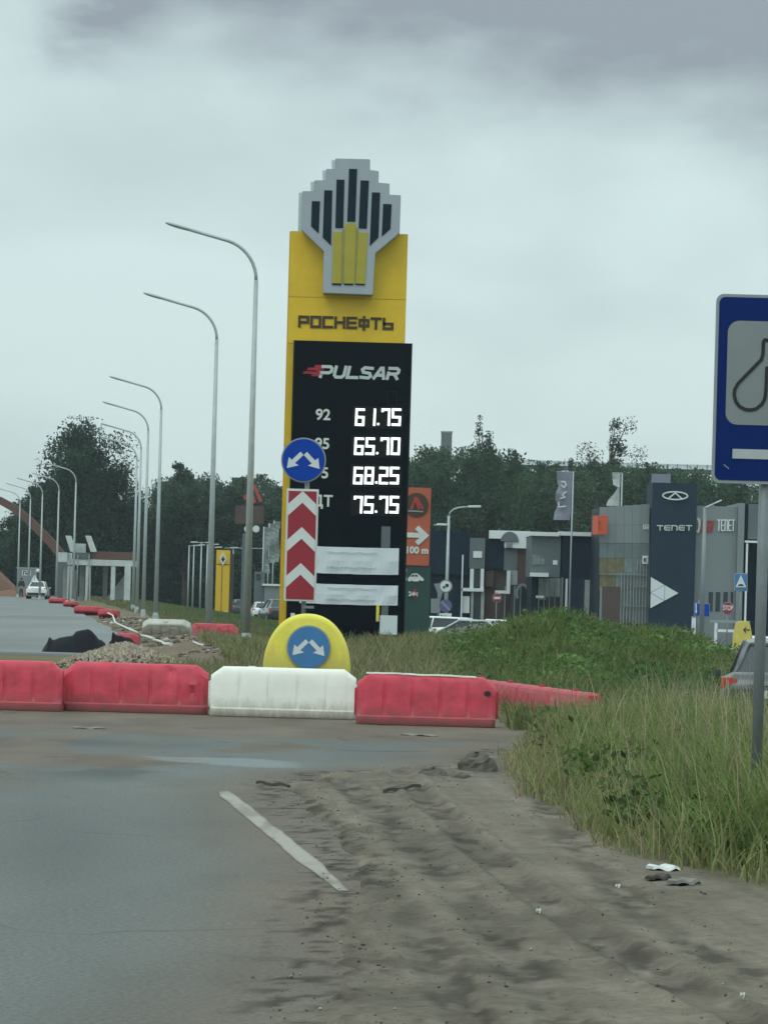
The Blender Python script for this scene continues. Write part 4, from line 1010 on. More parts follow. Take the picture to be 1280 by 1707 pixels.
def shr(P_, k=.955): c0 = (sum(p[0] for p in P_) / 3, sum(p[1] for p in P_) / 3); return [(c0[0] + (p[0] - c0[0]) * k, c0[1] + (p[1] - c0[1]) * k) for p in P_]
for i, T_ in enumerate(([tri[0], mids[0], mids[2]], [mids[0], tri[1], mids[1]], [mids[2], mids[1], tri[2]], mids)):
    mb = MB(); mb.prism(shr(T_), -1.0 - .01 * (i == 3), -.9); mb.build('triangle_panel', M_banner if i == 3 else M_signw, Cd)
RC('office_wall', 1156.8, 844, 1226, 1070, .1, M_gcl2, 9, zb=ZL, )
RC('corner_column', 1226.3, 839, 1237, 1070, .5, M_gcl2, 9.5, zb=ZL)
RC('slit_window', 1172, 906, 1174.5, 926.5, .14, M_black, .1); RC('slit_window', 1169, 987, 1171.5, 1006, .14, M_black, .1)
for a, b in ((1180.5, 1187.5), (1192.3, 1199.8), (1205, 1212.3), (1217.3, 1221)): RC('office_window', a, 987, b, 1019, .14, M_glass, .1)
mb = MB(); q = W(1159, 885, D); mb.stroke([(q[0] - xc + .1 + .12 * math.cos(a), q[1] - ZL + .32 + .36 * math.sin(a)) for a in np.linspace(1.4, -1.4, 9)], .14, -.2, -.1); mb.build('crescent_emblem', M_white, Cd)
mb = MB()
for i, ch in enumerate('CHERY'): q = W(1166.5 + i * 4.6, 885.5, D); glyph(mb, ch, q[0] - xc, q[1] - ZL, .085, .58, .06, -.22, -.1, .12)
mb.build('red_lettering', M_redm, Cd)
mb = MB()
for i, ch in enumerate('TENET'): q = W(1195.5 + i * 6, 884.5, D); glyph(mb, ch, q[0] - xc, q[1] - ZL, .13, .60, .06, -.22, -.1)
mb.build('white_lettering', M_white, Cd)
RC('dark_gap_wall', 1237.3, 840, 1245.5, 1070, .0, M_navy, 9, zb=ZL)
RC('side_block', 1245.8, 839, 1330, 1070, -.2, M_navy, 9, zb=ZL); RC('grey_panel', 1246.5, 841, 1330, 900, .15, M_gcl, .3)
RC('portal_beam', 1240, 902.5, 1330, 906, .6, M_white, .5)
for a, b in ((1240, 1243), (1261.5, 1265)): RC('portal_post', a, 906.2, b, 1070, .6, M_white, .4, zb=ZL)
mb = MB(); q = W(1002, 876, D); mb.box((0, 0, 0), (.60, .8, 1.08))
o = mb.build('orange_sign_box', M_redsign, Cd, .02); o.location = (q[0] - xc - .1, -.55, q[1] - ZL); o.rotation_euler = (0, 0, .35)
mb = MB(); q = W(1001, 876, D); mb.stroke([(q[0] - xc - .2, q[1] - ZL + .2), (q[0] - xc - .05, q[1] - ZL + .3), (q[0] - xc - .03, q[1] - ZL - .2)], .05, -1.12, -1.05); mb.build('sign_mark', M_orange, Cd)

# white gate frame before the dealership
D = 196; x0, _ = W(1215, 1045, D); t = thing('barrier_gate', 'white steel gate frame behind the stop sign', 'gate', (x0, D, ZL))
for n_, a, b, c_, d, pr in (('top_beam', 1183, 1034.5, 1250, 1038.5, 0), ('lower_beam', 1194, 1049.5, 1226, 1054, 0)): rectp(t, x0, D, n_, a, b, c_, d, pr, M_signg if n_[0] == 't' else M_white, .2)
for a in (1191, 1226): rectp(t, x0, D, 'gate_post', a, 1038.7, a + 4.5, 1062, 0, M_white, .2, zb=ZL)
D = 192; x0, _ = W(1156, 1042, D); t = thing('white_marker_post', 'short white marker post left of the two blue signs', 'post', (x0, D, ZL))
rectp(t, x0, D, 'post', 1153, 1029, 1159.5, 1060, 0, M_white, .2, zb=ZL); rectp(t, x0, D, 'post_cap', 1152.6, 1027.2, 1160, 1028.9, .03, M_gcl2, .26)

# ------------------------------------------------------------------ street lamps
def lamp_tree(label, px_top, D, zf, tip_dx=2.15, arm_rise=1.25, ang=0.0, Ht=10.5, rad=(.098, .050), group='street lamps along the far road', base=None):
    x0, _ = W(px_top, 990 - (Ht * .85) * F / D, D)
    t = thing('street_lamp', label, 'street lamp', (x0, D, zf), ang, group)
    hb = Ht - 1.25; n = 9
    pts = [(0, 0, .05), (0, 0, hb * .5), (0, 0, hb)]; rr = [rad[0], (rad[0] + rad[1]) / 2, rad[1]]
    mb = MB(); mb.tube(pts, rr, 12); mb.build('pole', M_steel, t)
    mb = MB(); p = [(0, 0, hb - .02)]
    for k in range(1, n + 1):
        a = math.radians(74) * k / n; p.append((-.95 * (1 - math.cos(a)), 0, hb + .95 * math.sin(a)))
    e_ = p[-1]; p.append((e_[0] - (tip_dx - .55 - abs(e_[0])), 0, Ht - .10)); mb.tube(p, .040, 8); mb.build('arm', M_steel, t)
    q = p[-1]; mb = MB(); d = (Vector(p[-1]) - Vector(p[-2])).normalized(); rings = []
    for tt, w_, h_ in ((-.05, .03, .03), (.08, .07, .045), (.3, .10, .05), (.5, .09, .04), (.58, .04, .02)):
        c_ = Vector(q) + d * tt; rings.append([(c_.x, w_ * math.cos(a), c_.z + h_ * math.sin(a)) for a in np.linspace(0, 2 * math.pi, 10, endpoint=False)])
    mb.loft(rings, smooth=True); mb.build('lamp_head', M_steel, t)
    mb = MB(); mb.tube([(0, 0, -.3), (0, 0, .02), (0, 0, .03), (0, 0, .26), (0, 0, .36)], [.19, .19, .135, .115, rad[0]], 12, smooth=False); mb.build('base_flange', M_steel, t)
    for k in range(4): mb = MB(); mb.tube([(.18 * math.cos(k * 1.57 + .8), .18 * math.sin(k * 1.57 + .8), .02), (.18 * math.cos(k * 1.57 + .8), .18 * math.sin(k * 1.57 + .8), .10)], .02, 6); mb.build('bolt', M_post, t)
    return t
LAMPS = [(429, 84.5, .42, 'tallest and nearest street lamp, just left of the price tower'),
 (363, 104.5, .42, 'second nearest street lamp, standing before the yellow pylon'),
 (270, 146.7, .43, 'third street lamp from the price tower, alone at the right of the distant row'),
 (248, 167, .43, 'street lamp just left of the third one, slightly shorter'),
 (236, 189, .43, 'street lamp in the middle of the close trio right of the piers'),
 (229, 206, .43, 'shortest of the close trio of lamps right of the concrete piers'),
 (127, 255, .5, 'street lamp crossing the stairs of the unfinished overpass'),
 (98.5, 279, .5, 'street lamp at the left end of the unfinished overpass'),
 (71, 294, .5, 'street lamp behind the white car'),
 (51, 311, .5, 'street lamp right of the grey cabin mark, crossing the arch'),
 (33.5, 326, .55, 'farthest street lamp, at the left where the arch is highest')]
for px, D, z, lb in LAMPS:
    hgt = 9.90
    t = lamp_tree(lb, px, D, z, Ht=hgt - .42 * 0)
    # stand where the ground is
    zz_ = Hs(t.location.x, D); ztop = hgt + z; t.location.z = zz_ - .02 if abs(zz_ - z) < .35 else z
# parking lamps beyond the meadow
for k, (px, py, D, lb) in enumerate(((315.5, 910, 330, 'leftmost thin parking lamp left of the second street lamp'), (323.5, 909, 325, 'second thin parking lamp beyond the meadow'), (336, 905, 310, 'thin parking lamp with a flat double head left of the yellow pylon'),
                             (346, 908, 320, 'thin parking lamp almost touching the second street lamp'), (389, 914, 300, 'grey parking lamp between yellow pylon and dark pylon'))):
    x0, zt = W(px, py, D); t = thing('parking_lamp', lb, 'parking lamp', (x0, D, -.72), 0, 'parking lamps beyond the meadow')
    h_ = zt + .72; mb = MB(); mb.tube([(0, 0, 0), (0, 0, h_)], [.09, .05], 8); mb.build('pole', M_steel, t)
    mb = MB(); a = .75 if k in (2, 4) else .05; mb.tube([(-a, 0, h_), (.75 if k != 4 else 2.6, 0, h_ + .05)], .04, 6); mb.build('arm', M_steel, t)
    for xx in ((-.65, .65) if k in (2, 4) else (.7,)): mb = MB(); mb.box((xx - (.6 if k == 4 else 0), 0, h_ + .05), (.62, .25, .09), ry=-.05); mb.build('lamp_head', M_signw, t, .02)
# lamp with two heads between green pylon and showroom
D = 205; x0, zt = W(748, 860, D); t = thing('street_lamp', 'double-armed street lamp beside the orange and green pylon', 'street lamp', (x0, D, ZL), 0)
h_ = zt - ZL; mb = MB(); mb.tube([(0, 0, 0), (0, 0, h_)], [.12, .075], 10); mb.build('pole', M_steel, t)
mb = MB(); mb.tube([(0, 0, h_ - .02), (.06, 0, h_ + .2), (.25, 0, h_ + .38), (.6, 0, h_ + .5), (1.1, 0, h_ + .55)], .045, 8); mb.build('arm', M_steel, t)
mb = MB(); mb.box((1.45, 0, h_ + .58), (.75, .3, .13), ry=-.04); mb.build('lamp_head', M_signw, t, .03)
mb = MB(); mb.tube([(0, 0, h_ - .50), (-.85, 0, h_ - .55)], .035, 8); mb.build('arm', M_steel, t)
mb = MB(); mb.box((-.38, 0, h_ - .50), (.62, .28, .12)); mb.build('lamp_head', M_signw, t, .03)
# lamp before the office wall
D = 185; x0, zt = W(1175, 846, D); t = thing('street_lamp', 'pale pole with two tilted white lamp heads before the grey office wall', 'street lamp', (x0, D, ZL), 0)
h_ = zt - ZL; mb = MB(); mb.tube([(0, 0, 0), (0, 0, h_)], [.13, .09], 10); mb.build('pole', M_gcl2, t)
for dx, dz in ((.25, .12), (.62, .30)): mb = MB(); mb.box((dx, 0, h_ + dz), (.50, .22, .07), ry=-.45); mb.build('lamp_head', M_white, t, .02)
mb = MB(); mb.tube([(0, 0, h_ - .1), (.3, 0, h_ + .08)], .03, 6); mb.build('arm', M_gcl2, t)

# ------------------------------------------------------------------ pylons on the left
D = 250; s = F / D; x0, _ = W(371, 975, D); zb = -.72
t = thing('yellow_pylon', 'slim yellow car-brand pylon with a diamond emblem left of the nearest lamp', 'pylon', (x0, D, zb))
w_ = 23 / s; q = W(371, 917, D); h_ = q[1] - zb
mb = MB(); mb.box((0, 0, h_ / 2), (w_, .45, h_)); mb.build('body', M_yel, t, .02)
mb = MB(); mb.box((.0, -.235, h_ - 1.0), (w_ * .92, .03, .05)); mb.box((-.05, -.235, h_ / 2 - .5), (.035, .03, h_ - 1.1)); mb.build('groove', M_letter, t)
mb = MB(); cz = h_ - .62; mb.stroke([(0, cz + .36), (.20, cz), (0, cz - .36), (-.20, cz)], .10, -.33, -.23, True); mb.build('diamond_emblem', M_signw, t)
mb = MB(); mb.prism([(0, cz + .05), (.26, cz - .02), (0, cz - .42), (-.26, cz - .02)], -.31, -.24); mb.build('emblem_black_plate', M_black, t)  # black plate set into the lower half of the diamond
mb = MB(); mb.box((w_ / 2 + .12, -.05, h_ / 2 - .1), (.28, .3, h_ - .3)); mb.build('side_fin', M_brownd, t)
mb = MB(); mb.box((.1, -.1, .05), (1.3, .9, .3)); mb.build('plinth', M_conc, t, .02)
mb = MB(); mb.box((.32, -.3, .55), (.18, .1, .9)); mb.build('corner_post', M_signw, t)

D = 262; s = F / D; x0, _ = W(412, 960, D)
t = thing('restaurant_pylon', 'dark twin-post restaurant pylon with faded red M-like strokes behind the nearest lamp', 'pylon', (x0, D, -.72))
for a, b in ((402, 409), (411, 418)): rectp(t, x0, D, 'post', a, 889, b, 1045, 0, M_brownm if a > 405 else M_gcl, .4, zb=-.75)
rectp(t, x0, D, 'emblem_back', 408, 797, 422, 842, -.1, M_brownd, .2)
for a, b in (((415, 813), (424, 836)), ((424, 811), (434, 834))):
    p0, p1 = W(a[0], a[1], D), W(b[0], b[1], D); mb = MB(); mb.stroke([(p0[0] - x0, p0[1] + .72), (p1[0] - x0, p1[1] + .72)], .24, -.14, 0); mb.build('red_stroke', M_redm, t)
q = W(410.5, 829, D); mb = MB(); mb.disc((q[0] - x0, -.07, q[1] + .72), .20, .12, 20); mb.build('red_dot', M_redm, t)
rectp(t, x0, D, 'sign_board', 391.5, 843, 440, 874, .12, M_brown, .2, bevel=.05)
q = W(419, 857, D); mb = MB(); mb.ring((q[0] - x0, 0, q[1] + .72), .24, .34, -.2, -.12, 24); mb.build('ring_mark', M_signg, t)
for a in (413, 427): q = W(a, 882, D); mb = MB(); mb.disc((q[0] - x0, -.2, q[1] + .72), .26, .2, 14); mb.build('spotlight', M_signw, t, .03)
# banners on poles and pillar group at the forecourt
for k, (px, py, yb, lb) in enumerate(((440, 878, 955, 'pale grey banner, leftmost of the cluster beside the price tower'), (449, 872, 938, 'grey banner, tallest of the cluster beside the price tower'), (457, 868, 936, 'greenish banner against the yellow edge of the price tower'))):
    D = 235 + 4 * k; x0, zt = W(px, py, D); t = thing('flag_banner', lb, 'banner', (x0, D, -.74), 0, 'grey banners left of the price tower')
    mb = MB(); mb.tube([(0, 0, 0), (0, 0, zt + .74)], .05, 6); mb.build('pole', M_steel, t)
    _, z1 = W(px, yb, D); mb = MB(); n = 10; vs = []
    rings = [[(.05, .05 * math.sin(i * .9), zt + .72 - (zt - z1) * i / n), (.40 + .06 * math.sin(i * .8 + k), .16 * math.sin(i * .9 + 1), zt + .70 - (zt - z1) * i / n),
              (.40 + .06 * math.sin(i * .8 + k), .16 * math.sin(i * .9 + 1) + .015, zt + .70 - (zt - z1) * i / n), (.05, .05 * math.sin(i * .9) + .015, zt + .72 - (zt - z1) * i / n)] for i in range(n + 1)]
    mb.loft(rings); mb.build('banner_cloth', M_flagd, t)
D = 228; x0, _ = W(445, 985, D); t = thing('ticket_kiosk', 'pale grey kiosk with a flat white roof edge beside the price tower', 'kiosk', (x0, D, -.74))
rectp(t, x0, D, 'wall', 440, 977, 470, 1040, 0, M_gcl2, 2.2, zb=-.74); rectp(t, x0, D, 'roof', 437, 973.5, 470, 976.8, .15, M_white, 2.5)
rectp(t, x0, D, 'grey_panel', 423, 953, 440, 1003, -.5, M_gcl, .3)
rectp(t, x0, D, 'round_window', 427, 957, 434, 966, -.42, M_glass, .1)
for a in (440.5, 448, 455): rectp(t, x0, D, 'window', a, 1008, a + 5, 1024, .06, M_glass, .1)

# ------------------------------------------------------------------ flags on the right
def flag(label, pxt, pyt, pxb, D, cloth, m, glyphs=None, gm=None):
    x0, zt = W(pxt, pyt, D); t = thing('flag_pole', label, 'flag', (x0, D, ZL)); h_ = zt - ZL
    mb = MB(); mb.tube([(0, 0, 0), (0, 0, h_)], [.065, .04], 8); mb.build('pole', M_steel, t)
    L_ = [(W(a, b, D), W(c_, b, D)) for a, b, c_ in cloth]; rings = []
    for i, (p, q) in enumerate(L_):
        p = (p[0] - x0, p[1] - ZL); q = (q[0] - x0, q[1] - ZL); w = .12 * math.sin(i * 1.5)
        rings.append([(p[0], w, p[1]), ((p[0] + q[0]) / 2, w * .4 - .05, p[1]), (q[0], 0, q[1]), (q[0], .012, q[1]), ((p[0] + q[0]) / 2, w * .4 - .035, p[1]), (p[0], w + .012, p[1])])
    mb = MB(); mb.loft(rings); mb.build('flag_cloth', m, t)
    mb = MB(); a = W(cloth[0][0], cloth[0][1] - 1, D); mb.tube([(a[0] - x0, 0, a[1] - ZL), (0.02, 0, a[1] - ZL)], .025, 6); mb.build('crossbar', M_steel, t)
    return t, x0
t, x0 = flag('mauve vertical flag with pale letters above the two-tone showroom', 955.5, 786, 950, 210,
     [(928, 787, 953.5), (928.5, 800, 953), (931, 810, 952.8), (926, 822, 952.4), (925.5, 832, 952), (929, 843, 951.5), (924, 855, 951), (922, 866.5, 949.5)], M_flagp)
D = 210
mb = MB()
for pl in ([(936, 803), (941, 803), (943, 808), (940, 813), (936, 809)], [(943, 820), (937, 825), (941, 829), (934, 831)], [(931, 838), (931, 845), (942, 844)]):
    mb.stroke([(W(a, b, D)[0] - x0, W(a, b, D)[1] - ZL) for a, b in pl], .075, -.16, -.10)
mb.build('flag_lettering', M_signw, t)
t, x0 = flag('pale torn flag hanging folded on its pole above the glass hall', 1037, 789, 1032, 215,
     [(1020, 789, 1034), (1021, 798, 1033.6), (1022, 808, 1033.4), (1030, 812, 1033), (1024, 822, 1032.6), (1014, 833, 1032.3), (1010, 843, 1032)], M_flagw)

# ------------------------------------------------------------------ small traffic signs on the right
def sign_post(label, px, py_top, D, parts, z0=ZL, r=.035, name='traffic_sign', m=None):
    x0, zt = W(px, py_top, D); t = thing(name, label, 'road sign', (x0, D, z0))
    mb = MB(); mb.tube([(0, 0.04, 0), (0, 0.04, zt - z0)], r, 8); mb.build('post', m or M_post, t); 
    for f in parts: f(t, x0, D, z0)
    return t
def p_disc(px, py, r, m, y=-.0, name='sign_face', th=.03):
    def f(t, x0, D, z0): q = W(px, py, D); mb = MB(); mb.disc((q[0] - x0, y, q[1] - z0), r, th, 28); mb.build(name, m, t)
    return f
def p_poly(pts, m, y, name='sign_face', th=.03):
    def f(t, x0, D, z0): mb = MB(); mb.prism([(W(a, b, D)[0] - x0, W(a, b, D)[1] - z0) for a, b in pts], y - th / 2, y + th / 2); mb.build(name, m, t)
    return f
def p_rect(a, b, c_, d, m, y, name='sign_face', th=.03): return p_poly([(a, b), (c_, b), (c_, d), (a, d)], m, y, name, th)
sign_post('round white overtaking-type sign over a round violet one and a small plate, on one post', 742.5, 966, 200,
  [p_disc(743, 977.5, .37, M_gcl2, 0, 'sign_rim'), p_disc(742.8, 977.5, .30, M_signw, -.03), p_disc(740, 979, .07, M_black, -.06, 'symbol'), p_disc(745, 976, .10, M_black, -.06, 'symbol'),
   p_disc(742.5, 1010, .36, M_gcl, 0, 'sign_rim'), p_disc(742.5, 1010, .31, mat('violet_sign', (.09, .09, .22), .5), -.03, 'sign_face'), p_poly([(734, 1004), (737, 1001), (751, 1016), (748, 1019)], mat('violet_sign2', (.20, .20, .30), .5), -.06, 'diagonal_bar'),
   p_rect(732, 1022.5, 752.5, 1034, M_signw, 0, 'plate'), p_rect(734.5, 1025, 736.5, 1031, M_black, -.025, 'symbol', .01), p_rect(738, 1026, 745, 1030, M_signg, -.025, 'symbol', .01)])
sign_post('grey back of a triangular sign beside the orange and green pylon', 731, 972, 204,
  [p_poly([(723, 973), (742, 972.5), (734, 1001)], M_gcl2, 0, 'sign_back'), p_rect(718, 998, 733.5, 1022, M_gcl2, .0, 'plate')])
sign_post('small round red no-entry sign before the brown bay', 828, 987, 215, [p_disc(828.5, 997, .28, M_signg, 0, 'sign_rim'), p_disc(828.5, 997, .25, M_signr, -.03), p_rect(823.3, 995, 833.8, 999, M_signw, -.055, 'white_bar')])
def stop_txt(t, x0, D, z0): q = W(1213, 1014, D); text_obj('STOP', .34, .01, M_signw, t, (q[0] - x0, -.06, q[1] - z0), sx=.62, bold=.008)
oc = lambda r: [(1213 + r * math.cos(a + math.pi / 8), 1014 + r * math.sin(a + math.pi / 8)) for a in np.arange(8) * math.pi / 4]
sign_post('red octagonal STOP sign on a thin post', 1213, 1004, 180, [p_poly(oc(11), M_signg, 0, 'sign_rim'), p_poly(oc(10), M_signr, -.03), stop_txt])
sign_post('square blue sign with a white triangle and road hump above the yellow dome', 1235, 957, 176,
  [p_rect(1223.7, 955.5, 1246, 985.5, M_signg, 0, 'sign_rim'), p_rect(1225, 957, 1244.8, 984, M_blue2, -.03), p_poly([(1234.6, 958.5), (1243.5, 979), (1225.8, 979)], M_signw, -.06, 'triangle'),
   p_poly([(1229, 977), (1231, 974.5), (1234.5, 973.5), (1238, 974.5), (1240, 977)], M_black, -.08, 'hump_symbol', .01)])
sign_post('pair of small blue lane signs on the pale lamp pole', 1165, 1000, 188,
  [p_rect(1156.5, 1005.5, 1166.5, 1027, M_signg, 0, 'sign_rim'), p_rect(1157.5, 1006.5, 1165.8, 1026, M_blue, -.03), p_poly([(1159, 1006), (1161, 1006), (1161, 1018), (1162, 1018), (1160, 1024), (1158, 1018), (1159, 1018)], M_signw, -.05, 'arrow', .01),
   p_rect(1167.5, 1006, 1183, 1028.5, M_signg, 0.002, 'sign_rim'), p_rect(1168.5, 1007, 1182, 1027.5, M_blue, -.03)])

# ------------------------------------------------------------------ cars
def car(name, label, loc, rz, paint, seed=0, cat='car', taxi=False, group=None, hatch=False):
    t = thing(name, label, cat, loc, rz, group); L_ = 4.4; hw = .88
    # stations: y (rear -> front), sill z, belt z, deck z (top centre), half width
    st = [(-2.20, .42, .78, .80, .74), (-2.12, .28, .90, .99, .82), (-1.95, .26, .93, 1.03, .86), (-1.45, .24, .94, 1.03, .88), (-.6, .22, .92, .98, .89), (.5, .22, .90, .96, .89),
          (1.1, .23, .86, .95, .88), (1.75, .25, .76, .84, .85), (2.08, .30, .66, .72, .78), (2.20, .40, .56, .58, .66)]
    mb = MB(); rings = []
    for y, a, b, c_, w in st:
        m_ = (a + b) / 2
        rings.append([(-w * .90, y, a), (-w, y, a + .14), (-w * 1.01, y, m_ + .05), (-w * .96, y, b), (-w * .80, y, c_ - .012), (-w * .4, y, c_), (w * .4, y, c_), (w * .80, y, c_ - .012), (w * .96, y, b), (w * 1.01, y, m_ + .05), (w, y, a + .14), (w * .90, y, a)])
    mb.loft(rings, smooth=True); mb.build('body', paint, t)
    # glasshouse as four panes with pillars and roof
    bt = [(-1.75 if not hatch else -2.05, .68, .98), (1.05, .74, .92)]; tp = [(-1.10 if not hatch else -1.8, .49, 1.40), (.20, .54, 1.42)]
    mb = MB(); rb = [(-bt[0][1], bt[0][0], bt[0][2]), (bt[0][1], bt[0][0], bt[0][2]), (bt[1][1], bt[1][0], bt[1][2]), (-bt[1][1], bt[1][0], bt[1][2])]
    rt_ = [(-tp[0][1], tp[0][0], tp[0][2]), (tp[0][1], tp[0][0], tp[0][2]), (tp[1][1], tp[1][0], tp[1][2]), (-tp[1][1], tp[1][0], tp[1][2])]
    mb.loft([rb, rt_]); mb.build('windows', M_cglass, t)
    mb = MB(); ro = []
    for k, (f, dz_) in enumerate(((1.03, -.02), (1.02, .03), (.82, .065))):
        ro.append([(p[0] * f, (p[1] - (-.45)) * f - .45, p[2] + dz_) for p in rt_])
    mb.loft(ro, smooth=False); mb.build('roof', paint, t, .015)
    for a, b in zip(rb, rt_):
        mb = MB(); o_ = 1.015; mb.tube([(a[0] * o_, a[1] + (.02 if a[1] > 0 else -.02), a[2] - .03), (b[0] * o_, b[1], b[2])], .045, 6); mb.build('pillar', paint, t)
    for sx in (-1, 1):
        mb = MB(); mb.tube([(sx * .70, -.35, .95), (sx * .535, -.35, 1.41)], .035, 6); mb.build('pillar', paint, t)
        for y in (-1.35, 1.35):
            w = thing_part = MB(); w.tube([(sx * .66, y, .31), (sx * .885, y, .31)], .315, 20, smooth=False); wo_ = w.build('wheel', M_tyre, t, .02)
            r_ = MB(); r_.tube([(sx * .86, y, .31), (sx * .90, y, .31)], .20, 14, smooth=False); r_.build('rim', M_rim, wo_)
            a_ = MB(); a_.stroke([(y + .36 * math.cos(q), .31 + .36 * math.sin(q)) for q in np.linspace(.0, math.pi, 12)], .05, 0, .02)
            a_.v = [(sx * (.885 + v[1] * .5), v[0], v[2]) for v in a_.v]; a_.build('wheel_arch', M_black, t)
        mb = MB(); mb.loft([[(sx * .64, -2.165, .82), (sx * .64, -2.165, .92), (sx * .64, -2.10, .94), (sx * .64, -2.10, .82)], [(sx * .74, -2.165, .78), (sx * .74, -2.165, .95), (sx * .74, -2.05, .965), (sx * .74, -2.05, .78)], [(sx * .87, -2.02, .78), (sx * .87, -2.02, .94), (sx * .855, -1.80, .95), (sx * .87, -1.80, .80)]]); mb.build('tail_light', M_tail, t)
        mb = MB(); mb.loft([[(sx * .45, 2.14, .56), (sx * .45, 2.14, .66), (sx * .45, 2.05, .70), (sx * .45, 2.05, .56)], [(sx * .78, 2.0, .60), (sx * .78, 2.0, .72), (sx * .78, 1.85, .76), (sx * .78, 1.85, .6)]]); mb.build('headlight', M_head, t)
        mb = MB(); mb.box((sx * .93, .75, .95), (.14, .08, .10)); mb.build('side_mirror', paint, t, .02)
    mb = MB(); mb.box((0, -2.18, .42), (1.5, .16, .20)); mb.build('rear_bumper', M_black if paint != M_carw else M_black, t, .03)
    mb = MB(); mb.box((0, -2.215, .72), (.52, .02, .115)); mb.build('number_plate', M_signw, t)
    mb = MB(); mb.box((0, -2.19, .86), (.9, .03, .03)); mb.build('boot_trim', M_rim, t)
    mb = MB(); mb.box((0, 2.17, .38), (1.3, .14, .18)); mb.build('front_bumper', M_black, t, .03)
    if taxi:
        mb = MB(); mb.prism([(-.62, 1.50), (-.02, 1.50), (-.32, 2.02)], -.25, -.19); mb.build('roof_triangle', M_signw, t)
        mb = MB(); mb.stroke([(-.32, 1.82), (-.32, 1.62)], .05, -.27, -.25); mb.build('triangle_mark', M_gcl, t)
    return t
x0, _ = W(63.8, 985, 300); car('parked_car', 'white saloon car seen from behind with a white triangle on its roof', (x0, 300, Hs(x0, 300) + .05), .02, M_carw, taxi=True)
x0, _ = W(1335, 1120, 50.5); car('parked_car', 'dark silver saloon with a red tail light behind the blue sign post', (x0, 53.0, Hs(5.5, 51) - .02), -.10, M_carg)
cx_ = x0
# number on the plate of the near car
for t in list(COL.objects):
    pass
for px, D, rz, p, lb, hb in ((462, 215, .2, M_card, 'dark car half hidden by the left edge of the price tower', 0), (400, 290, .15, M_card, 'dark car just right of the yellow pylon', 1), (436, 280, .1, M_carw, 'white car seen between the nearest lamp and the kiosk', 0),
                     (724, 168, .9, M_carw, 'white car close beside the green pylon', 1), (778, 158, 1.25, M_cars, 'silver car with a long windscreen behind the bank, under the round signs', 0), (822, 172, 1.0, M_carw, 'white car whose roof just shows left of the two-tone showroom', 0),
                     (1045, 165, 1.57, M_carw, 'white car whose roof shows before the glass hall', 0), (1108, 170, 1.5, M_cars, 'silver car before the foot of the sign tower', 0), (1258, 150, .1, M_carw, 'white van-like car behind the blue sign post and yellow dome', 1)):
    x0, _ = W(px, 1040, D); zc = {724: -.62, 778: -.40, 822: -.45, 1045: -.65, 1108: -.75, 1258: -.6}.get(px, -.74)
    car('parked_car', lb, (x0, D, Hs(x0, D)), rz, p, group='cars parked on the forecourts', hatch=bool(hb))

